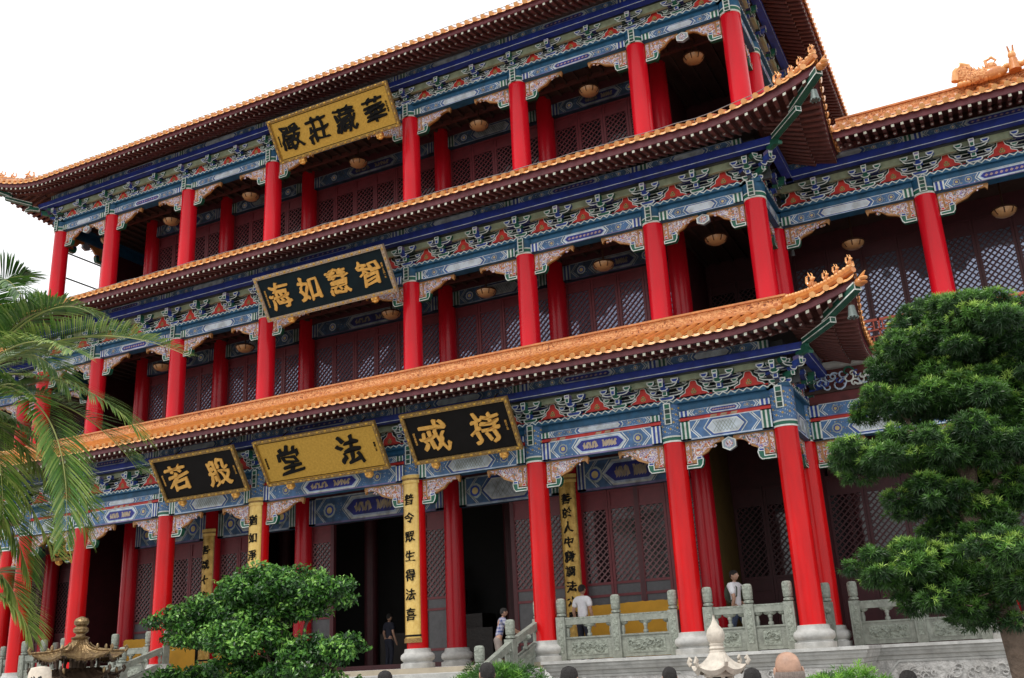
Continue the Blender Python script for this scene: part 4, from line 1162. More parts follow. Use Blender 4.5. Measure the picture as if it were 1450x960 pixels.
# ochre boards under the windows
for xa, xb, lab in ((7.05, 10.35, 'ochre yellow cloth screen below the lattice windows behind the man in white t-shirt'), (-10.35, -7.05, 'ochre yellow cloth screen beside the far stair, left of the clipped fig tree'), (-6.2, -4.9, 'small ochre cloth screen seen through the clipped fig tree')):
    mb = MB(); n = 40; r_ = random.Random(int(xa*10))
    for i in range(n):
        a, b = xa+(xb-xa)*i/n, xa+(xb-xa)*(i+1)/n
        ya, yb = INY-.32+.02*math.sin(a*5), INY-.32+.02*math.sin(b*5)
        if i == 0: za = 1.30
        zb = 1.33+.012*math.sin(b*2.3)+.02*r_.random()
        mb.face([(a, ya, -.05), (b, yb, -.05), (b, yb, zb), (a, ya, za)], 'ochre'); za = zb
    o = mb.build('cloth_screen'); tag(o, lab, 'screen', 'ochre cloth screens along the hall front')

# ================================================================== TEXT
def text_mesh(s, size, m, bold=.035, depth=.02, name='lettering', wob=.042, seed=1):
    cu = bpy.data.curves.new('t', 'FONT'); cu.body = s; cu.size = size; cu.align_x = 'CENTER'; cu.align_y = 'CENTER'; cu.extrude = depth/2; cu.resolution_u = 3
    o = bpy.data.objects.new('t', cu); col.objects.link(o)
    dg = bpy.context.evaluated_depsgraph_get(); me0 = bpy.data.meshes.new_from_object(o.evaluated_get(dg))
    bpy.data.objects.remove(o)
    vs = np.array([v.co[:] for v in me0.vertices]); fs = [tuple(p.vertices) for p in me0.polygons]
    mb = MB()
    if not len(vs): return mb
    cx, cy = (vs[:, 0].min()+vs[:, 0].max())/2, (vs[:, 1].min()+vs[:, 1].max())/2
    vs[:, 0] -= cx; vs[:, 1] -= cy
    offs = [(0, 0), (bold, 0), (-bold, 0), (0, bold*.7), (0, -bold*.7), (bold*.7, bold*.5), (-bold*.7, -bold*.5)] if bold else [(0, 0)]
    k = 9/size
    for j, (dx, dy) in enumerate(offs):
        v2 = vs.copy()
        wx = wob*size*np.sin(vs[:, 1]*k+seed)+wob*.6*size*np.sin(vs[:, 1]*k*2.3+vs[:, 0]*k+seed*2)
        wy = wob*size*np.sin(vs[:, 0]*k*1.1+seed*3)+wob*.5*size*np.sin(vs[:, 0]*k*2.1-vs[:, 1]*k)+vs[:, 0]*.07
        # brush weight: thicker at one diagonal than another
        wt = .6+.55*np.sin(vs[:, 0]*k*1.7+vs[:, 1]*k*1.3+seed)**2
        v2[:, 0] += wx+dx*size*wt; v2[:, 1] += wy+dy*size*wt; v2[:, 2] += .0007*j
        mb.mesh([tuple(p) for p in v2], fs, m)
    return mb

def plaque(x, z, w, h, chars, style, label, tilt, y=-1.25, small=''):
    """hanging name board leaning forward; centre at (x,y,z)"""
    root = empty('name_plaque', (x, y, z)); root.rotation_euler = (PI/2+tilt, 0, 0)
    # local frame: x right, y up the board, z towards the viewer
    bg, fr, ink = {'gold': ('gold', 'golddark', 'ink'), 'black': ('black', 'golddark', 'goldletter'), 'teal': ('darkteal', 'silvergild', 'goldletter')}[style]
    mb = MB(); mb.box(-w/2, w/2, -h/2, h/2, -.05, 0, bg); mb.build('board', root)
    mb = MB(); t = .11 if style != 'gold' else .085
    for (a, b, c, d) in ((-w/2-t*.5, w/2+t*.5, h/2-t*.5, h/2+t*.5), (-w/2-t*.5, w/2+t*.5, -h/2-t*.5, -h/2+t*.5)):
        mb.box(a, b, c, d, -.06, .05, fr)
    for (a, b) in ((-w/2-t*.5, -w/2+t*.5), (w/2-t*.5, w/2+t*.5)): mb.box(a, b, -h/2+t*.5, h/2-t*.5, -.058, .048, fr)
    n = int(w/.14)
    for i in range(n):
        for s_ in (-1, 1):
            mb.ball(-w/2+w*(i+.5)/n, s_*h/2, .05, .05, .03, .018, fr if i % 2 else 'gold', seg=8, rings=4)
    n = int(h/.14)
    for i in range(n):
        for s_ in (-1, 1): mb.ball(s_*w/2, -h/2+h*(i+.5)/n, .05, .03, .05, .018, fr if i % 2 else 'gold', seg=8, rings=4)
    mb.build('frame', root)
    if style == 'gold':   # inner dark fillet
        mb = MB(); q = t*.5+.035; P = lambda u, d, z_: (u, z_, d)
        mb.ribbon([(-w/2+q, -h/2+q), (w/2-q, -h/2+q), (w/2-q, h/2-q), (-w/2+q, h/2-q)], .022, P, .004, 'ink', closed=True)
        mb.build('fillet', root)
    n = len(chars); sz = h*(.62 if n == 4 else .66); span = w*.74 if n == 4 else w*.52
    for i, ch in enumerate(chars):
        mb = text_mesh(ch, sz, ink, .030, .03, seed=i+int(abs(x)*3)+n)
        o = mb.build('character', root); o.location = ((-span/2+span*i/(n-1))*.96, 0, .014); o.rotation_euler = (0, 0, .03*math.sin(i*5+x))
    for sx, s in zip((1, -1), small.split('|') if small else ()):
        mb = text_mesh('\n'.join(s), h*.052, ink, 0, .012, wob=0); o = mb.build('inscription', root); o.location = (sx*(w/2-.20), -.02, .008)
    # two gilt feet
    for s_ in (-1, 1):
        mb = MB(); x_ = s_*w*.33
        mb.box(x_-.11, x_+.11, -h/2-.20, -h/2-.05, -.10, .02, 'goldletter'); mb.ball(x_, -h/2-.20, -.03, .10, .06, .07, 'goldletter', seg=10, rings=6)
        mb.ball(x_-.07, -h/2-.12, .03, .04, .05, .03, 'goldletter', seg=8, rings=5); mb.ball(x_+.07, -h/2-.12, .03, .04, .05, .03, 'goldletter', seg=8, rings=5)
        mb.build('foot', root, smooth=True)
    for s_ in (-1, 1):   # hanging rods back to the beam
        mb = MB(); mb.tube([(s_*w*.33, h/2-.1, -.06), (s_*w*.33, h/2-.05, -.75)], .02, 'lampmetal', seg=6); mb.build('hanger', root)
    tag(root, label, 'plaque', 'name plaques hung under the eaves')
    return root

# ================================================================== LAMPS, COUPLETS
def lamp_meshes():
    mb = MB(); mb.lathe([(.30, .0), (.37, -.03), (.385, -.06), (.36, -.08)], 'lampmetal', seg=24)
    for k in range(8):
        a = 2*PI*k/8; mb.tube([(.37*math.cos(a), .37*math.sin(a), -.07), (.355*math.cos(a), .355*math.sin(a), -.13), (.31*math.cos(a), .31*math.sin(a), -.205), (.27*math.cos(a), .27*math.sin(a), -.23)], .016, 'lampmetal', seg=5)
    ring = mb.build('metal_ring', data_only=True, smooth=True)
    mb = MB(); mb.lathe([(.36, -.06), (.35, -.12), (.30, -.20), (.20, -.26), (.10, -.285), (.01, -.29)], 'lamp', seg=24)
    return ring, mb.build('shade', data_only=True, smooth=True)
RING, SHADE = lamp_meshes()
ordn = ['first', 'second', 'third', 'fourth', 'fifth', 'sixth', 'last']
def lamp(x, y, z, label, drop=.3):
    r_ = empty('ceiling_lamp', (x, y, z)); r_.scale = (.86, .86, .86); link('metal_ring', RING, r_); link('shade', SHADE, r_)
    mb = MB(); mb.tube([(0, 0, 0), (0, 0, drop)], .03, 'lampmetal', seg=8); mb.build('stem', r_)
    tag(r_, label, 'lamp', 'round ceiling lamps of the porches')
mids = [(a+b)/2 for a, b in zip(COLX[1:], COLX[:-1])]
for i, x in enumerate(mids):
    if i == 3:
        lamp(x, 1.2, 16.80, 'round ceiling lamp under the gold four character plaque, top storey', .6)
        lamp(x+1.3, 1.2, 10.95, 'round ceiling lamp below the dark four character plaque, middle storey', .6)
        continue
    lamp(x, 1.2, 16.80, 'round ceiling lamp of the top storey porch, %s bay counted from the near end' % ordn[i], .6)
    lamp(x, 1.2, 10.95, 'round ceiling lamp of the middle storey porch, %s bay counted from the near end' % ordn[i], .6)
lamp(15.4, 3.5, 10.85, 'round ceiling lamp in the wing gallery nearest the hall', .9)
lamp(19.3, 3.5, 10.85, 'round ceiling lamp in the wing gallery above the clipped tree', .9)

def couplet(x, yf, z0, z1, w, text, label, rough=False):
    """curved gilt board wrapped on the front of a column"""
    root = empty('couplet_board', (x, yf, 0)); mb = MB(); n = 8; r = R+.045; yc = .0
    half = math.asin(min(.98, w/2/r))
    def A(a, rr, z): return (rr*math.sin(a), -rr*math.cos(a), z)
    for i in range(n):
        a, b = -half+2*half*i/n, -half+2*half*(i+1)/n
        mb.face([A(a, r, z0), A(b, r, z0), A(b, r, z1), A(a, r, z1)], 'goldpale' if not rough else 'goldmid')
        for zz in (z0, z1): mb.face([A(a, r, zz), A(b, r, zz), A(b, r-.045, zz), A(a, r-.045, zz)], 'goldpale')
    for a in (-half, half): mb.face([A(a, r, z0), A(a, r-.045, z0), A(a, r-.045, z1), A(a, r, z1)], 'golddark')
    mb.build('board', root, smooth=True)
    mb = MB()
    for a0, a1 in ((-half, -half+.09), (half-.09, half)):
        mb.face([A(a0, r+.006, z0+.1), A(a1, r+.006, z0+.1), A(a1, r+.006, z1-.15), A(a0, r+.006, z1-.15)], 'golddark' if rough else 'gold')
    for za, zb, rr, m in ((z1-.16, z1-.08, .03, 'goldpale'), (z1-.02, z1+.07, .05, 'goldpale'), (z1-.08, z1-.02, .02, 'golddark'), (z0+.14, z0+.19, .012, 'ink'), (z0-.02, z0+.10, .03, 'golddark')):
        for i in range(n):
            a, b = -half*1.06+2.12*half*i/n, -half*1.06+2.12*half*(i+1)/n
            q = [A(a, r+rr, za), A(b, r+rr, za), A(b, r+rr, zb), A(a, r+rr, zb)]; mb.face(q, m)
            mb.face([A(a, r, za), A(b, r, za), A(b, r+rr, za), A(a, r+rr, za)], m); mb.face([A(a, r, zb), A(b, r, zb), A(b, r+rr, zb), A(a, r+rr, zb)], m)
    mb.build('edging', root)
    m_ = len(text); top = z1-.62; st = (z1-z0-1.35)/(m_-1)
    for i, ch in enumerate(text):
        t = text_mesh(ch, .33 if not rough else .31, 'ink', .022 if not rough else .035, .012, seed=i+3, wob=.03 if not rough else .06)
        # wrap on the cylinder
        t.v = [(lambda p: ((r+.008+p[2]+.006)*math.sin(p[0]/r), -(r+.008+p[2]+.006)*math.cos(p[0]/r), p[1]))(p) for p in t.v]
        o = t.build('character', root); o.location = (0, 0, top-st*i)
    tag(root, label, 'couplet board', 'gilt couplet boards on the columns')
couplet(2.84, 0, .62, 5.12, .50, '普令眾生得法喜', 'gold couplet board with seven black characters right of the main doorway')
couplet(-2.84, 0, .62, 5.12, .50, '猶如淨月放光明', 'gold couplet board rising behind the clipped fig tree on the front column')
couplet(6.76, INY, .35, 4.95, .52, '善於人中勝調法六時', 'darker gold couplet board with brushed characters behind the man in white', True)
couplet(-6.76, INY, .35, 4.75, .52, '善哉十方諸佛子', 'dark gold couplet board on the inner far column, left of the clipped fig tree', True)

plaque(.74, 16.78, 4.66, 1.38, '嚴莊藏華', 'gold', 'large gold plaque with four black characters under the top eave', math.radians(33), -1.28, '丙子年仲夏|釋覺光敬題')
plaque(.48, 11.26, 4.80, 1.36, '海如慧智', 'teal', 'dark plaque with four gold characters under the middle eave', math.radians(33), -1.28, '佛曆二五四一年|寶林禪寺落成敬題')
plaque(-4.22, 5.96, 3.30, 1.40, '若般', 'black', 'smaller black plaque with two gold characters at the far side of the gold one', math.radians(33), -1.30, '歲次丁丑|釋智慧敬書')
plaque(.42, 5.96, 4.28, 1.38, '堂法', 'gold', 'gold plaque with two thick black characters over the main doorway', math.radians(33), -1.30, '佛曆二五|趙樸初敬題')
plaque(5.12, 5.96, 3.24, 1.40, '戒持', 'black', 'black plaque with two gold characters nearest the viewer side, above the open door', math.radians(33), -1.30, '歲次丁丑|釋智慧敬書')
pq = plaque(-12.4, 4.55, 1.1, .62, '心佛', 'black', 'little framed dark plaque hung deep in the far corner bay', math.radians(25), .6)

# ================================================================== GARDEN OBJECTS
# bronze pagoda incense burner
GZ = -1.72
cz = empty('incense_burner', (6.13, -14.0, GZ)); cz.scale = (.74, .74, .985); tag(cz, 'bronze pagoda incense burner with gilded gourd finial and curled eaves', 'incense burner')
def hexroof(r0, z0, r1, z1, mt, parent, name, lift=.10, ribs=5):
    mb = MB(); n = 6; rows = 8; seg = 10
    def pt(a, t):
        # t 0 top to 1 eave; corners lift and reach out
        k = (a*n/(2*PI)) % 1; cdist = abs(k-.0) if k < .5 else 1-k   # 0 at the corners
        c = (1-2*cdist)**2.0
        ra = 1/math.cos(min(cdist, 1)*2*PI/n) if False else (math.cos(PI/n)/math.cos(((k-.5))*2*PI/n))
        r = r1+(r0-r1)*(t**(2.3 if r1 < .2 else .75)); h = z1+(z0-z1)*(t**(.85 if r1 < .2 else .62))
        rr = r*(ra*(1-.0)); rr *= (1+.10*c*t**3)
        bump = .006*math.cos(a*n*ribs)
        return ((rr+bump)*math.cos(a), (rr+bump)*math.sin(a), h+lift*c*t**3+bump)
    N_ = n*ribs*4
    v = [pt(2*PI*i/N_, t/rows) for t in range(rows+1) for i in range(N_)]
    v += [(pt(2*PI*i/N_, 1)[0]*.96, pt(2*PI*i/N_, 1)[1]*.96, pt(2*PI*i/N_, 1)[2]-.035) for i in range(N_)]
    f = []
    for t in range(rows+1):
        for i in range(N_):
            j = (i+1) % N_; f.append((t*N_+i, t*N_+j, (t+1)*N_+j, (t+1)*N_+i))
    mb.mesh(v, f, mt)
    for i in range(n*ribs*2):   # drip beads
        p = pt(2*PI*(i+.5)/(n*ribs*2), 1); mb.ball(p[0]*.97, p[1]*.97, p[2]-.045, .018, .018, .022, 'bronze', seg=6, rings=4)
    for k in range(n):
        a = 2*PI*k/n; pts = [pt(a, t/8) for t in range(2, 9)]
        mb.tube([(p[0], p[1], p[2]+.015) for p in pts], .016, mt, seg=6)
        e = pts[-1]; ca, sa = math.cos(a), math.sin(a)
        mb.tube([e, (e[0]+.03*ca, e[1]+.03*sa, e[2]+.02), (e[0]+.05*ca, e[1]+.05*sa, e[2]+.05), (e[0]+.03*ca, e[1]+.03*sa, e[2]+.08), (e[0]+.0*ca, e[1]+.0*sa, e[2]+.065), (e[0]+.01*ca, e[1]+.01*sa, e[2]+.04)], [.026, .026, .024, .02, .016, .01], 'bronzegold' if mt == 'bronzegold' else 'bronze', seg=7)
        q = pts[4]; mb.ball(q[0], q[1], q[2]+.05, .03, .03, .05, 'bronzegold', seg=8, rings=5)
    return mb.build(name, parent, smooth=True)
hexroof(.74, 2.05, .14, 2.34, 'bronzegold', cz, 'upper_roof', .08)
hexroof(.72, 1.76, .40, 1.93, 'bronze', cz, 'lower_roof', .10)
hexroof(.82, 1.28, .46, 1.46, 'bronze', cz, 'lowest_roof', .10)
mb = MB(); mb.lathe([(.14, 2.31), (.17, 2.34), (.09, 2.36), (.08, 2.39), (.135, 2.42), (.14, 2.46), (.10, 2.49), (.085, 2.50), (.125, 2.52), (.135, 2.56), (.11, 2.60), (.02, 2.63)], 'bronzegold', seg=18); mb.build('finial', cz, smooth=True)
mb = MB()
for z0, z1, r in ((1.90, 2.12, .36), (1.42, 1.80, .42)):
    for k in range(6):
        a = 2*PI*k/6; mb.tube([(r*math.cos(a), r*math.sin(a), z0), (r*math.cos(a), r*math.sin(a), z1)], .03, 'bronze', seg=8)
        a2 = 2*PI*(k+1)/6
        for zz in (z0+.01, z1-.01): mb.tube([(r*math.cos(a), r*math.sin(a), zz), (r*math.cos(a2), r*math.sin(a2), zz)], .022, 'bronze', seg=6)
mb.lathe([(.12, 1.4), (.12, 2.1)], 'bronze', seg=12)
mb.build('pillars', cz)
mb = MB(); mb.lathe([(.30, .0), (.32, .12), (.20, .2), (.22, .4), (.48, .62), (.56, .85), (.50, 1.02), (.54, 1.08), (.50, 1.1), (.42, 1.3)], 'bronze', seg=28)
mb.build('cauldron', cz, smooth=True)

# cream stone lantern
sl = empty('stone_lantern', (15.15, -14.0, GZ)); sl.scale = (.74, .74, .985); tag(sl, 'small cream stone lantern with onion finial and curled roof', 'stone lantern')
mb = MB(); mb.lathe([(.03, 2.08), (.012, 2.08), (.02, 2.03), (.05, 1.98), (.105, 1.93), (.125, 1.88), (.115, 1.83), (.085, 1.80)][::-1], 'cream', seg=20); mb.build('finial', sl, smooth=True)
mb = MB(); mb.lathe([(.10, 1.70), (.105, 1.72), (.09, 1.735), (.105, 1.75), (.09, 1.77), (.10, 1.79), (.085, 1.80)], 'cream', seg=20); mb.build('neck', sl, smooth=True)
mb = MB(); n = 60; rows = 8; v = []
def lp(a, t):
    k = (a*6/(2*PI)) % 1; c = abs(2*k-1)**2.5; r = .10+(.235)*(t**.8); r *= 1+.14*c*t**2
    return (r*math.cos(a), r*math.sin(a), 1.715-.17*t**.6+.05*c*t**3)
v = [lp(2*PI*i/n, t/rows) for t in range(rows+1) for i in range(n)]
v += [(x*.88, y*.88, z-.05) for x, y, z in v[-n:]]
f = [(t*n+i, t*n+(i+1) % n, (t+1)*n+(i+1) % n, (t+1)*n+i) for t in range(rows+1) for i in range(n)]
mb.mesh(v, f, 'cream')
for k in range(6):
    a = 2*PI*k/6; p = Vector(lp(a, 1)); ca, sa = math.cos(a), math.sin(a)
    mb.tube([tuple(p*1), (p.x+.03*ca, p.y+.03*sa, p.z+.03), (p.x+.01*ca, p.y+.01*sa, p.z+.065), (p.x-.02*ca, p.y-.02*sa, p.z+.045)], [.028, .03, .026, .012], 'cream', seg=8)
mb.build('lantern_roof', sl, smooth=True)
mb = MB()
for k in range(6):
    a = 2*PI*k/6; mb.tube([(.165*math.cos(a), .165*math.sin(a), 1.16), (.165*math.cos(a), .165*math.sin(a), 1.54)], .026, 'cream', seg=8)
mb.lathe([(.10, 1.16), (.10, 1.5)], 'void', seg=12)
mb.lathe([(.20, 1.48), (.21, 1.50), (.21, 1.54), (.20, 1.55)], 'cream', seg=24); mb.lathe([(.20, 1.10), (.23, 1.12), (.23, 1.16), (.2, 1.17)], 'cream', seg=24)
mb.build('light_chamber', sl)
mb = MB(); mb.lathe([(.28, 0), (.28, .12), (.20, .18), (.11, .25), (.10, .8), (.14, .95), (.22, 1.08), (.22, 1.11)], 'cream', seg=24); mb.build('shaft', sl, smooth=True)

# ------------------------------------------------------------------ foliage
rng = np.random.default_rng(11)
def clumps(lobes, seed, n0=16, size=.30):
    """break each smooth lobe into many uneven leafy clumps spread over it"""
    r_ = random.Random(seed); out = []
    for (cx, cy, cz_, rx, ry, rz) in lobes:
        out.append((cx, cy, cz_-.05*rz, rx*.70, ry*.70, rz*.70))
        n = max(7, int(n0*(rx*ry+rx*rz)/.35))
        for i in range(n):
            z = -.55+1.5*(i+.5)/n; z = min(z, .95); a = i*2.399+r_.uniform(-.5, .5); q = math.sqrt(max(0, 1-z*z))
            k = r_.uniform(.70, 1.02); s_ = size*r_.uniform(.55, 1.15)*min(1, (rx+rz)/.8)
            out.append((cx+rx*q*math.cos(a)*k, cy+ry*q*math.sin(a)*k, cz_+rz*z*k, s_*r_.uniform(.8, 1.3), s_, s_*r_.uniform(.5, .75)))
    return out
def leaf_cloud(name, lobes, density, leaf, mt, parent=None, blades=1, length=.1, width=.03, tuft=False, dark_in=True, extra=.12):
    """many small leaves on and inside ellipsoidal lobes; colour attribute drives the tone (outer tips lighter; light on top and shade inside are painted in)"""
    V = []; Fc = []; C = []; nv = 0
    for (cx, cy, cz_, rx, ry, rz) in lobes:
        n = int(density*(rx*ry+ry*rz+rx*rz)*4.2)
        d = rng.normal(size=(n, 3)); d /= np.linalg.norm(d, axis=1)[:, None]
        # lumpy surface
        ph = rng.random(6)*6.28; shift = rng.normal()*.11
        lump = 1+.16*np.sin(d[:, 0]*5+ph[0])*np.sin(d[:, 2]*6+ph[1])+.12*np.sin(d[:, 1]*9+ph[2]+d[:, 0]*4)+.08*np.sin(d[:, 0]*15+ph[3])*np.sin(d[:, 2]*13+ph[4])
        rad = 1-rng.random(n)**1.6*.55; rad *= lump; rad += rng.random(n)*extra*(rng.random(n) < .2)
        pos = d*rad[:, None]*np.array([rx, ry, rz])
        pos[:, 2] *= np.where(pos[:, 2] < 0, .75, 1)
        outer = np.clip((rad-.6)/.4, 0, 1)
        pos += np.array([cx, cy, cz_])
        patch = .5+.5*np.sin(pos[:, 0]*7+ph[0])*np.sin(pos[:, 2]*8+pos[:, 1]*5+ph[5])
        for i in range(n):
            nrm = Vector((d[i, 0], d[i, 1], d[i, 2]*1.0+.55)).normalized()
            tone0 = outer[i]*(.12+.58*max(0, nrm.z))+.22*patch[i]*outer[i]  # painted light: upward and outer leaves paler, inner ones darkened
            if tuft:
                ax = (nrm+Vector(rng.normal(size=3)*.35)).normalized()
                a = ax.orthogonal().normalized(); b = ax.cross(a); base = Vector(pos[i])
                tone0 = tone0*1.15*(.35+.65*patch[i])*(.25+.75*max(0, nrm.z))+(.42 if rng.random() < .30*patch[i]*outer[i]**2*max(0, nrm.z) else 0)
                k0 = rng.random()*6.28
                for k in range(blades):
                    t = k0+2.4*k; sp = .30+1.0*((k+.5)/blades); dr = (ax*math.cos(sp)+(a*math.cos(t)+b*math.sin(t))*math.sin(sp)).normalized()
                    L = length*(.75+.5*rng.random()); sd = dr.cross(ax)
                    if sd.length < .1: sd = a
                    sd = sd.normalized()*width*.5
                    p1 = base+dr*L*.5; p2 = base+dr*L+Vector((0, 0, -.12*L))
                    V += [base-sd*.5, base+sd*.5, p1+sd, p2, p1-sd]; Fc.append((nv, nv+1, nv+2, nv+3, nv+4)); nv += 5
                    C.append(min(1, max(0, tone0+shift*outer[i]+rng.normal()*.06)))
            else:
                ax = (nrm+Vector(rng.normal(size=3)*.75)).normalized()
                a = ax.orthogonal().normalized(); t = rng.random()*6.28; b = ax.cross(a); u = a*math.cos(t)+b*math.sin(t); w_ = ax.cross(u)
                L = length*(.7+.6*rng.random()); W = width*(.8+.4*rng.random()); base = Vector(pos[i])
                fold = ax*W*.25
                V += [base, base+u*L*.45+w_*W*.5+fold, base+u*L, base+u*L*.45-w_*W*.5+fold]
                Fc.append((nv, nv+1, nv+2)); Fc.append((nv, nv+2, nv+3)); nv += 4
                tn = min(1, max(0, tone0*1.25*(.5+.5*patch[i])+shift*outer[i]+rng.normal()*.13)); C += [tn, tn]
    me = bpy.data.meshes.new(name); me.from_pydata([tuple(v) for v in V], [], Fc); me.materials.append(M[mt])
    ca = me.color_attributes.new('Col', 'FLOAT_COLOR', 'CORNER'); ln = [len(f_) for f_ in Fc]
    arr = np.repeat(np.array(C, dtype=np.float32), ln); arr = np.stack([arr, arr, arr, np.ones_like(arr)], 1)
    ca.data.foreach_set('color', arr.ravel()); me.update()
    o = bpy.data.objects.new(name, me); col.objects.link(o)
    if parent: o.parent = parent
    return o

def branches(root, base, tips, r0, name='trunk', mt='bark', sway=.15):
    mb = MB(); r_ = random.Random(3)
    top = Vector(base[-1])
    mb.tube(base, [r0*(1-.35*i/(len(base)-1)) for i in range(len(base))], mt, seg=10); mb.build(name, root, smooth=True)
    mb = MB()
    for (k, tip) in tips:
        a = Vector(base[k]); b = Vector(tip); m1 = a.lerp(b, .35)+Vector((r_.uniform(-sway, sway), r_.uniform(-sway, sway), .05)); m2 = a.lerp(b, .7)+Vector((r_.uniform(-sway, sway), r_.uniform(-sway, sway), .0))
        mb.tube([a, m1, m2, b], [r0*.42, r0*.30, r0*.2, r0*.08], mt, seg=8)
        for j in range(4):
            c = m2.lerp(b, r_.random()); e = c+Vector((r_.uniform(-.3, .3), r_.uniform(-.3, .3), r_.uniform(-.05, .2))); mb.tube([c, e], [r0*.09, r0*.03], mt, seg=5)
    mb.build('branches', root, smooth=True)

# clipped fig, left of centre
fg = empty('fig_tree', (9.0, -13.1, GZ)); tag(fg, 'clipped glossy fig tree shaped into cloud tiers, left of the doorway', 'tree')
FL = [(8.72, -13.0, 1.04, .76, .65, .30), (9.30, -13.0, .96, .58, .55, .24), (8.10, -12.9, .98, .52, .5, .26), (8.35, -13.1, .74, .60, .5, .20), (9.1, -13.1, .76, .5, .5, .15), (7.20, -13.0, .74, .52, .5, .26), (7.62, -12.8, .88, .45, .4, .22), (7.35, -13.2, .48, .42, .4, .13), (7.95, -12.8, .62, .40, .4, .16),
      (8.72, -13.6, .38, .58, .45, .23), (8.45, -13.4, .12, .45, .4, .16), (9.85, -13.4, .20, .52, .42, .19), (9.55, -13.6, -.02, .42, .4, .13), (6.85, -12.6, -.02, .55, .4, .15), (8.9, -13.4, -.10, .55, .4, .14), (10.1, -13.5, -.16, .34, .35, .11)]
FL = [(a-9.0, b+13.1, c-GZ, d, e, f_) for a, b, c, d, e, f_ in FL]
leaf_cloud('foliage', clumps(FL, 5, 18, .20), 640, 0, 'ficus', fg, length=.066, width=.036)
branches(fg, [(0, 0, 0), (.05, .02, .6), (-.06, 0, 1.2), (-.02, .05, 1.8)], [(3, (-.2, .1, 2.6)), (2, (-1.6, .1, 2.3)), (3, (.4, .1, 2.5)), (2, (1.0, -.2, 1.8)), (1, (-2.0, .3, 1.6)), (2, (0, -.4, 2.0)), (2, (-.9, .3, 2.5))], .11)

# podocarpus, right
pt_ = empty('podocarpus_tree', (17.86, -14.1, GZ)); tag(pt_, 'tall clipped tree with needle leaves in layered tiers at the right edge', 'tree')
PL = [(17.85, -14.0, 2.72, .66, .6, .50), (17.42, -13.8, 2.50, .40, .45, .38), (18.39, -13.5, 2.52, .50, .5, .42), (17.22, -14.2, 2.12, .40, .4, .20), (17.60, -14.0, 2.10, .45, .45, .20), (18.1, -14.0, 2.12, .5, .5, .25),
      (17.05, -14.3, 1.62, .44, .42, .24), (17.60, -14.4, 1.60, .46, .42, .26), (18.21, -14.0, 1.70, .45, .5, .34), (17.45, -14.2, 1.20, .40, .38, .22), (16.92, -14.4, .58, .36, .36, .25), (17.30, -14.3, .62, .40, .38, .26), (17.66, -13.9, .93, .42, .4, .24),
      (17.32, -14.3, .32, .36, .34, .18), (17.75, -13.9, 1.30, .40, .35, .25), (17.95, -13.8, 1.25, .3, .3, .3), (17.78, -13.7, .62, .35, .3, .25), (17.60, -14.1, .22, .32, .34, .30), (18.02, -14.5, .42, .34, .34, .30), (17.95, -14.9, .62, .3, .3, .2)]
PL = [(a-17.86, b+14.1, c-GZ, d, e, f_) for a, b, c, d, e, f_ in PL]
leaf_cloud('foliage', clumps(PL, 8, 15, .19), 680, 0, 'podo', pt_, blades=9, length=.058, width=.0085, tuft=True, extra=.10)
branches(pt_, [(0, 0, 0), (.02, .0, 1.0), (-.05, 0, 1.9), (-.20, .02, 2.8), (-.10, .05, 3.7)], [(4, (0, .1, 4.4)), (4, (-.45, .3, 4.2)), (3, (-.65, -.1, 3.8)), (3, (-.8, -.2, 3.35)), (2, (-.4, -.1, 2.9)), (2, (-.9, -.3, 2.3)), (2, (-.5, -.2, 2.0)), (4, (.5, .5, 4.2)), (3, (.35, .1, 3.4)), (2, (-.25, 0, 2.65))], .13)

# hedge bushes
for (x, y, z, rx, ry, rz, lab) in ((10.35, -9.6, -.48, .85, .6, .42, 'bright green low bush at the foot of the steps'), (15.52, -9.0, -.74, .62, .5, .38, 'rounded green bush beside the bald head in front of the terrace')):
    r_ = empty('bush', (x, y, GZ)); tag(r_, lab, 'bush')
    leaf_cloud('foliage', [(0, 0, z-GZ, rx, ry, rz), (.2, .1, z-GZ-.4, rx*.9, ry, rz)], 520, 0, 'bush', r_, blades=7, length=.10, width=.012, tuft=True)
    mb = MB()
    for k in range(5):
        a = k*1.3; mb.tube([(.05*math.cos(a), .05*math.sin(a), 0), (.25*math.cos(a), .2*math.sin(a), .9)], [.03, .012], 'bark', seg=6)
    mb.build('stems', r_)

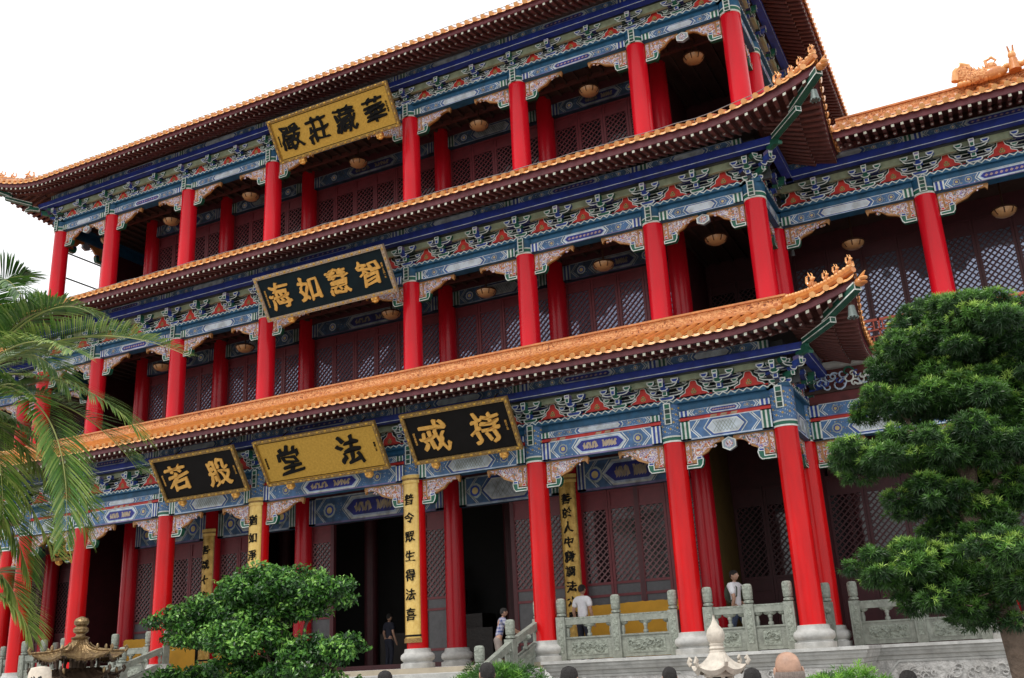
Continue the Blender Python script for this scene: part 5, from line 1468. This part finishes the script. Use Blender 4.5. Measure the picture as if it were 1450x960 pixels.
# areca palm, left
pm_ = empty('palm_tree', (3.0, -14.0, GZ)); tag(pm_, 'feathery palm with arching fronds at the left edge', 'palm')
def frond(mb, st, p0, p1, p2, ll, seed, tone=.5, stiff=.5, nn=96):
    r_ = random.Random(seed); p0, p1, p2 = Vector(p0), Vector(p1), Vector(p2); pts = []
    N_ = 24
    for i in range(N_+1):
        t = i/N_; pts.append(p0*(1-t)**2+p1*2*t*(1-t)+p2*t*t)
    st.tube(pts, [.022*(1-.85*i/N_) for i in range(N_+1)], 'rachis', seg=6)
    for i in range(nn):
        t = .14+.86*(i/nn); k = t*N_; a = int(min(k, N_-1)); c = pts[a].lerp(pts[a+1], k-a); d = (pts[a+1]-pts[a]).normalized()
        up = Vector((0, 0, 1)); sd = d.cross(up)
        if sd.length < .2: sd = Vector((0, 1, 0))
        sd = sd.normalized(); nu = sd.cross(d).normalized()
        for s_ in (-1, 1):
            L = 1.15*ll*(.45+.75*math.sin(PI*min(1, t*.9+.08)))*r_.uniform(.85, 1.1)
            dr = (d*(.55+.5*t)+sd*s_*(1.0-.25*t)+nu*(stiff*.5+r_.uniform(-.1, .15))).normalized()
            wv = dr.cross(nu).normalized()*.5; seg = 4; W = .026; q = []
            for j in range(seg+1):
                h = j/seg; p = c+dr*L*h+Vector((0, 0, -1))*L*(.42-.30*stiff)*h*h; ww = W*math.sin(PI*(.12+.88*(1-h)))*(1 if j < seg else .1)
                q.append((p-wv*ww, p+wv*ww))
            tn = min(1, max(0, tone+r_.uniform(-.25, .25)))
            for j in range(seg): mb.face([tuple(q[j][0]), tuple(q[j][1]), tuple(q[j+1][1]), tuple(q[j+1][0])], 'palm', (min(1, tn+.25*(j/seg)), 0, 0))
FR = [((3.2, -14.0, 4.9), (5.3, -13.7, 5.75), (7.3, -13.4, 4.62), .62, .55), ((3.2, -14.0, 5.0), (4.6, -13.9, 6.3), (5.4, -13.6, 5.6), .60, .45), ((3.2, -14.0, 4.9), (5.6, -13.9, 4.7), (6.5, -13.5, 3.5), .55, .5), ((3.1, -14, 4.6), (5.0, -13.6, 4.6), (6.1, -13.2, 3.1), .55, .4),
      ((3.1, -14, 4.6), (4.2, -14.2, 4.0), (4.5, -14.2, 2.4), .55, .6), ((3.1, -14.1, 4.7), (5.9, -14.3, 4.5), (6.15, -14.4, 1.9), .50, .5), ((3.0, -14, 4.9), (2.7, -13.8, 7.0), (3.6, -13.6, 6.7), .6, .2), ((3.0, -14, 4.9), (3.3, -14.2, 7.2), (4.6, -14.4, 5.9), .6, .3),
      ((3.0, -14, 4.4), (3.9, -13.6, 3.9), (4.8, -13.4, 2.7), .55, .7), ((3.0, -14, 4.2), (4.8, -13.9, 4.0), (5.8, -13.8, 2.5), .55, .45), ((2.9, -13.8, 1.0), (3.9, -13.6, 1.8), (4.35, -13.4, .7), .5, .75), ((2.9, -13.8, 1.2), (3.6, -13.6, 2.2), (4.1, -13.5, 1.2), .5, .6),
      ((3.0, -14, 4.6), (1.5, -14, 6.0), (.5, -14, 4.6), .6, .5), ((3.0, -14, 4.6), (3.0, -15, 6.0), (3.2, -16.0, 4.6), .6, .5), ((3.0, -14, 4.6), (2.8, -13, 6.3), (2.9, -12.0, 5.2), .6, .4), ((3.0, -14, 4.2), (4.3, -14.3, 4.9), (5.4, -14.5, 4.0), .6, .35), ((3.0, -14, 4.0), (4.0, -14, 3.4), (3.9, -14, 1.9), .5, .5), ((3.1, -14, 4.4), (4.9, -13.5, 3.9), (5.2, -13.3, 2.2), .55, .55), ((3.0, -14, 3.6), (4.2, -13.8, 3.3), (4.9, -13.6, 1.9), .5, .65), ((3.1, -14, 4.9), (4.8, -14.4, 5.4), (6.2, -14.6, 4.6), .6, .6), ((2.9, -14, 3.2), (3.8, -13.7, 3.0), (4.3, -13.5, 1.6), .5, .5), ((3.1, -14, 5.0), (3.9, -13.7, 6.2), (4.4, -13.5, 5.9), .5, .35)]
for i, (a, b, c, ll, tn) in enumerate(FR):
    mb = MB(); st = MB(); o_ = Vector((3.0, -14.0, GZ))
    frond(mb, mb, Vector(a)-o_, Vector(b)-o_, Vector(c)-o_, ll, i, tn, .45 if i % 3 else .8)
    mb.build('frond', pm_)
mb = MB()
for k, (dx, dy, h, lx) in enumerate(((0, 0, 6.3, .15), (-.3, .3, 5.6, -.3), (.2, -.3, 5.9, .1), (-.1, .2, 2.7, 0))):
    mb.tube([(dx, dy, 0), (dx+lx*.5, dy, h*.5), (dx+lx, dy, h)], [.07, .06, .045], 'rachis', seg=10)
mb.build('stem', pm_, smooth=True)

# ================================================================== PEOPLE
def skin_obj(name, nodes, edges, m, parent, sub=2):
    """nodes: {key:(pos, radius)}; grows one continuous surface with the skin modifier"""
    keys = list(nodes); me = bpy.data.meshes.new(name)
    me.from_pydata([nodes[k][0] for k in keys], [(keys.index(a), keys.index(b)) for a, b in edges], [])
    o = bpy.data.objects.new(name, me); col.objects.link(o)
    sk = o.modifiers.new('s', 'SKIN'); sk.use_smooth_shade = True
    for i, k in enumerate(keys):
        r = nodes[k][1]; r = (r, r) if not isinstance(r, tuple) else r
        me.skin_vertices[0].data[i].radius = r; me.skin_vertices[0].data[i].use_root = (i == 0)
    ss = o.modifiers.new('u', 'SUBSURF'); ss.levels = sub; ss.render_levels = sub
    dg = bpy.context.evaluated_depsgraph_get(); m2 = bpy.data.meshes.new_from_object(o.evaluated_get(dg)); bpy.data.objects.remove(o)
    m2.materials.clear(); m2.materials.append(M[m])
    for p in m2.polygons: p.use_smooth = True; p.material_index = 0
    m2.name = name
    return m2
def person(x, y, z, rz, label, shirt, trousers, hair='short', pose='stand', h=1.72, hat=False, bag=False, group=None, lean=0.0):
    """faces local -y"""
    root = empty('person', (x, y, z), rz); s = h/1.72
    J = {}
    def V3(a, b, c): return (a*s, b*s, c*s)
    ly = -lean
    hip, chest, neck = V3(0, 0, .92), V3(0, ly*.6, 1.27), V3(0, ly, 1.46)
    stp = .16 if pose == 'walk' else 0
    N_ = {'pelvis': (hip, (.125*s, .095*s)), 'waist': (V3(0, ly*.3, 1.08), (.118*s, .085*s)), 'chest': (chest, (.145*s, .098*s)), 'shc': (V3(0, ly*.85, 1.40), (.11*s, .075*s)), 'neck': (neck, .05*s), 'nk2': (V3(0, ly*1.05-.01, 1.53), .048*s)}
    Ed = [('pelvis', 'waist'), ('waist', 'chest'), ('chest', 'shc'), ('shc', 'neck'), ('neck', 'nk2')]
    for sd, sx in (('l', -1), ('r', 1)):
        fy = stp*(1 if sx > 0 else -1)
        hx = .095
        if pose == 'reach': el, wr = V3(sx*.24, ly-.16, 1.20), V3(sx*.17, ly-.36, 1.10)
        elif pose == 'walk': el, wr = V3(sx*.25, .03+fy*.8, 1.12), V3(sx*.24, -.12-fy*.6, .93)
        else: el, wr = V3(sx*.245, .03, 1.13), V3(sx*.25, -.07, .88)
        N_['sh'+sd] = (V3(sx*.175, ly*.85, 1.39), .062*s); N_['el'+sd] = (el, .043*s); N_['wr'+sd] = (wr, .030*s)
        d = (Vector(wr)-Vector(el)).normalized()
        N_['hd'+sd] = (tuple(Vector(wr)+d*.075*s), (.036*s, .022*s))
        Ed += [('shc', 'sh'+sd), ('sh'+sd, 'el'+sd), ('el'+sd, 'wr'+sd), ('wr'+sd, 'hd'+sd)]
        for fi_, off in enumerate((-.024, -.008, .008, .024)):
            k = 'f%d' % fi_+sd; p = Vector(wr)+d*.12*s+Vector((0, off*s, 0)); p2 = p+d*(.045-.006*abs(fi_-1))*s+Vector((-sx*.012*s, 0, 0))
            N_[k] = (tuple(p), .0095*s); N_[k+'t'] = (tuple(p2), .008*s); Ed += [('hd'+sd, k), (k, k+'t')]
        N_['th'+sd] = (tuple(Vector(wr)+d*.06*s+Vector((-sx*.02, -.045, 0))*s), .011*s); Ed.append(('hd'+sd, 'th'+sd))
        N_['hip'+sd] = (V3(sx*hx, 0, .88), .090*s); N_['kn'+sd] = (V3(sx*.10, -.03-fy*.9, .50), .058*s); N_['an'+sd] = (V3(sx*.10, .03-fy*1.5+(.1 if fy < 0 else 0), .09), .038*s); N_['to'+sd] = (V3(sx*.115, -.13-fy*1.5+(.1 if fy < 0 else 0), .035), (.042*s, .03*s))
        Ed += [('pelvis', 'hip'+sd), ('hip'+sd, 'kn'+sd), ('kn'+sd, 'an'+sd), ('an'+sd, 'to'+sd)]
    me = skin_obj('body', N_, Ed, 'skin', root)
    # add a head to the same mesh
    hc = Vector(V3(0, ly*1.15-.02, 1.62))
    mb = MB(); seg, rings = 24, 18; v = []
    for i in range(rings+1):
        ph = PI*i/rings
        for k in range(seg):
            a = 2*PI*k/seg; nx, ny, nz = math.sin(ph)*math.cos(a), math.sin(ph)*math.sin(a), -math.cos(ph)
            jaw = 1-.22*max(0, -nz)**1.2
            q4 = (nx**4+ny**4+nz**4)**-.25 if nz > 0 else 1; q4 = 1+(q4-1)*.35; X_, Y_, Z_ = nx*.077*jaw*q4, ny*.096*q4*(1-.10*max(0, -nz)*(1 if ny > 0 else .2)), nz*.112*q4
            if ny < -.5:
                g = math.exp(-((nx/.18)**2+((nz+.08)/.20)**2)); Y_ -= .024*g   # nose
                for ex in (-.38, .38): Y_ += .010*math.exp(-(((nx-ex)/.16)**2+((nz-.10)/.12)**2))  # sockets
                Y_ -= .006*math.exp(-((nx/.28)**2+((nz+.45)/.08)**2))   # lips
            v.append((X_*s+hc.x, Y_*s+hc.y, Z_*s+hc.z))
    f_ = [(i*seg+k, i*seg+(k+1) % seg, (i+1)*seg+(k+1) % seg, (i+1)*seg+k) for i in range(rings) for k in range(seg)]
    mb.mesh([tuple(p.co) for p in me.vertices], [tuple(p.vertices) for p in me.polygons], 'skin'); mb.mesh(v, f_, 'skin')
    for sx in (-1, 1):
        mb.ball(hc.x+sx*.082*s, hc.y+.008*s, hc.z-.005*s, .012*s, .022*s, .032*s, 'skin', seg=10, rings=6)
        mb.ball(hc.x+sx*.030*s, hc.y-.088*s, hc.z+.012*s, .012*s, .008*s, .007*s, 'shirtwhite', seg=8, rings=5)
        mb.ball(hc.x+sx*.030*s, hc.y-.095*s, hc.z+.012*s, .005*s, .004*s, .005*s, 'hair', seg=6, rings=4)
    mb.build('body', root, smooth=True)
    # hair
    if hair != 'bald':
        mb = MB(); v = []; rings2, seg2 = 12, 24; lim = {'short': .60, 'long': .80}[hair]
        for i in range(rings2+1):
            for k in range(seg2):
                a = 2*PI*k/seg2; back = .5+.5*math.sin(a); mx = PI*(.36+(lim-.30)*back**.8); ph = mx*i/rings2
                nx, ny, nz = math.sin(ph)*math.cos(a), math.sin(ph)*math.sin(a), math.cos(ph); w_ = 1+.03*math.sin(a*7+i)
                q4 = 1+((nx**4+ny**4+nz**4)**-.25-1)*.4 if nz > 0 else 1; w_ += .02*math.sin(a*13+i*1.7); v.append((hc.x+nx*.086*w_*q4*s, hc.y+.008*s+ny*.104*w_*q4*s, hc.z+.008*s+nz*.118*w_*q4*s))
        f_ = [(i*seg2+k, i*seg2+(k+1) % seg2, (i+1)*seg2+(k+1) % seg2, (i+1)*seg2+k) for i in range(rings2) for k in range(seg2)]
        mb.mesh(v, f_, 'hair'); mb.build('hair', root, smooth=True)
    else:
        mb = MB(); 
        for k in range(26):
            a = PI*(-.02+1.04*k/25); 
            mb.ball(hc.x+.083*s*math.cos(a), hc.y+.012*s+.096*s*math.sin(a), hc.z-.030*s, .010*s, .010*s, .030*s, 'greyhair', seg=6, rings=5)
        mb.build('hair', root, smooth=True)
    # shirt
    g = .020*s
    S_ = {'waist': (V3(0, ly*.1, .90), (.148*s, .118*s)), 'w2': (N_['waist'][0], (.140*s, .108*s)), 'chest': (chest, (.165*s, .120*s)), 'shc': (V3(0, ly*.88, 1.405), (.150*s, .098*s)), 'neck': (V3(0, ly*.97, 1.475), .075*s)}
    SE = [('waist', 'w2'), ('w2', 'chest'), ('chest', 'shc'), ('shc', 'neck')]
    for sd in 'lr':
        a, b = Vector(N_['sh'+sd][0]), Vector(N_['el'+sd][0])
        S_['s'+sd] = (tuple(a+Vector((0, 0, .012*s))), .088*s); S_['e'+sd] = (tuple(a.lerp(b, .75)), .066*s); SE += [('shc', 's'+sd), ('s'+sd, 'e'+sd)]
    link('shirt', skin_obj('shirt', S_, SE, shirt, root), root)
    T_ = {'top': (V3(0, ly*.1, .99), (.160*s, .130*s)), 'pelvis': (V3(0, 0, .90), (.155*s, .125*s))}; TE = [('top', 'pelvis')]
    for sd in 'lr':
        hp, kn, an = (Vector(N_[k+sd][0]) for k in ('hip', 'kn', 'an'))
        T_['h'+sd] = (tuple(hp-Vector((0, 0, .04*s))), .105*s); T_['k'+sd] = (tuple(kn), .078*s); T_['a'+sd] = (tuple(an+Vector((0, 0, .02*s))), .062*s); TE += [('pelvis', 'h'+sd), ('h'+sd, 'k'+sd), ('k'+sd, 'a'+sd)]
    link('trousers', skin_obj('trousers', T_, TE, trousers, root), root)
    mb = MB()
    for sd in 'lr':
        a = N_['to'+sd][0]; mb.ball(a[0], a[1]+.07*s, .045*s, .052*s, .14*s, .05*s, 'darkcloth', seg=12, rings=8)
    mb.build('shoes', root, smooth=True)
    if hat:
        mb = MB(); t = hc.z+.02*s
        mb.lathe([(.20*s, t-.03*s), (.17*s, t+.01*s), (.105*s, t+.035*s), (.10*s, t+.09*s), (.08*s, t+.135*s), (.02*s, t+.145*s)], 'hat', cx=hc.x, cy=hc.y, seg=24); o = mb.build('sun_hat', root, smooth=True)
    if bag:
        mb = MB(); mb.ball(0, .17*s, 1.22*s, .13*s, .085*s, .20*s, 'olive', seg=16, rings=10)
        for sx in (-1, 1): mb.tube([V3(sx*.09, .14, 1.38), V3(sx*.11, .02, 1.475), V3(sx*.12, -.12, 1.36), V3(sx*.13, -.10, 1.18), V3(sx*.13, .1, 1.05)], .014*s, 'olive', seg=6)
        mb.build('backpack', root, smooth=True)
    tag(root, label, 'person', group); return root
M['greyhair'] = mat('thin_grey_hair', (.20, .16, .14), .8, .3, 60)
FZ = -.06
person(7.30, 1.2, FZ, PI*.95, 'man in white t-shirt with his back turned at the stone balustrade', 'shirtwhite', 'darkcloth', 'short', 'stand', 1.90, lean=.02)
person(11.46, 1.25, FZ, PI*.42, 'man in white polo shirt with olive backpack walking right behind the corner balustrade', 'shirtwhite', 'denim', 'short', 'walk', 1.94, bag=True)
person(5.15, .35, FZ-.25, PI*.72, 'man in blue plaid shirt leaning at the head of the steps', 'plaid', 'greycloth', 'short', 'reach', 1.66, lean=.16)
person(-.9, 4.2, FZ, PI*.9, 'dark dressed visitor standing inside the shadowed doorway', 'darkcloth', 'darkcloth', 'short', 'stand', 1.72)
heads = [(16.67, -17.9, 'bald', 'shirtwhite', 'balding man with fringe of grey hair seen from behind at the bottom', 1.66), (12.66, -14.2, 'short', 'darkcloth', 'dark haired visitor in front of the bright green bush', 1.675), (14.06, -15.2, 'short', 'darkcloth', 'dark haired visitor below the man in white t-shirt', 1.605),
         (14.47, -13.5, 'short', 'darkcloth', 'dark haired visitor just left of the cream stone lantern', 1.54), (15.60, -14.5, 'short', 'redcloth', 'visitor between the stone lantern and the balding man', 1.51), (17.0, -15.0, 'short', 'darkcloth', 'dark haired visitor right of the rounded bush near the tree trunk', 1.45), (11.54, -14.5, 'short', 'darkcloth', 'dark haired visitor below the gold couplet board', 1.645)]
for i, (x, y, hr, sh, lab, hh) in enumerate(heads):
    person(x, y, GZ, PI+.35*math.sin(i*2.1)+.4, lab, sh, 'denim', hr, 'stand', hh, group='visitors walking in the courtyard')
person(9.13, -17.0, GZ, PI+.6, 'visitor in a pale sun hat at the bottom left in front of the burner', 'shirtwhite', 'denim', 'short', 'stand', 1.81, hat=True, group='visitors walking in the courtyard')

# ================================================================== GROUND, SKY, LIGHT, CAMERA
mb = MB(); mb.face([(-900, -900, GZ), (900, -900, GZ), (900, 900, GZ), (-900, 900, GZ)], 'ground')
g_ = mb.build('ground'); g_['kind'] = 'structure'

w = bpy.data.worlds.new('World'); scene.world = w; w.use_nodes = True
nt = w.node_tree; N = nt.nodes; L = nt.links; bg = N['Background']
EL, AZ = math.radians(62), math.radians(200)
sky = N.new('ShaderNodeTexSky'); sky.sky_type = 'NISHITA'; sky.sun_disc = False; sky.sun_elevation = EL; sky.sun_rotation = AZ; sky.air_density = 1; sky.dust_density = 3
sc_ = N.new('ShaderNodeMix'); sc_.data_type = 'RGBA'; sc_.blend_type = 'MULTIPLY'; sc_.inputs['Factor'].default_value = 1; sc_.inputs['B'].default_value = (.10, .10, .10, 1)
L.new(sky.outputs[0], sc_.inputs['A'])
tc = N.new('ShaderNodeTexCoord'); nz = N.new('ShaderNodeTexNoise'); nz.inputs['Scale'].default_value = 2.2; nz.inputs['Detail'].default_value = 6
L.new(tc.outputs['Generated'], nz.inputs['Vector'])
cr = N.new('ShaderNodeValToRGB'); cr.color_ramp.elements[0].position = .25; cr.color_ramp.elements[1].position = .75
cr.color_ramp.elements[0].color = (1.35, 1.37, 1.40, 1); cr.color_ramp.elements[1].color = (1.60, 1.60, 1.60, 1)
L.new(nz.outputs['Fac'], cr.inputs['Fac'])
mx = N.new('ShaderNodeMix'); mx.data_type = 'RGBA'; mx.inputs['Factor'].default_value = .92
L.new(sc_.outputs['Result'], mx.inputs['A']); L.new(cr.outputs['Color'], mx.inputs['B']); L.new(mx.outputs['Result'], bg.inputs['Color'])
bg.inputs['Strength'].default_value = 1.0

sl_ = bpy.data.lights.new('sun', 'SUN'); sl_.energy = 2.0; sl_.angle = math.radians(10); sl_.color = (1, .96, .90)
so = bpy.data.objects.new('sun', sl_); col.objects.link(so)
d = Vector((-.30*math.cos(EL), -.95*math.cos(EL), math.sin(EL))).normalized()
so.rotation_euler = d.to_track_quat('Z', 'Y').to_euler()

cam = bpy.data.cameras.new('camera'); co = bpy.data.objects.new('camera', cam); col.objects.link(co); scene.camera = co
Rm = Matrix(((0.8897218412244571, 0.1824674246274956, 0.41845033659679515), (0.45393074498044955, -0.2564516577260225, -0.853334299094481), (-0.048393429405818776, 0.9491776367990262, -0.3109982150928841)))
co.matrix_world = Matrix.Translation((17.9965, -24.0644, -.0268)) @ Rm.to_4x4()
cam.sensor_width = 36; cam.lens = 1395.70*36/1450; cam.clip_start = .1; cam.clip_end = 3000
scene.view_settings.view_transform = 'Standard'; scene.view_settings.look = 'None'; scene.view_settings.exposure = 0
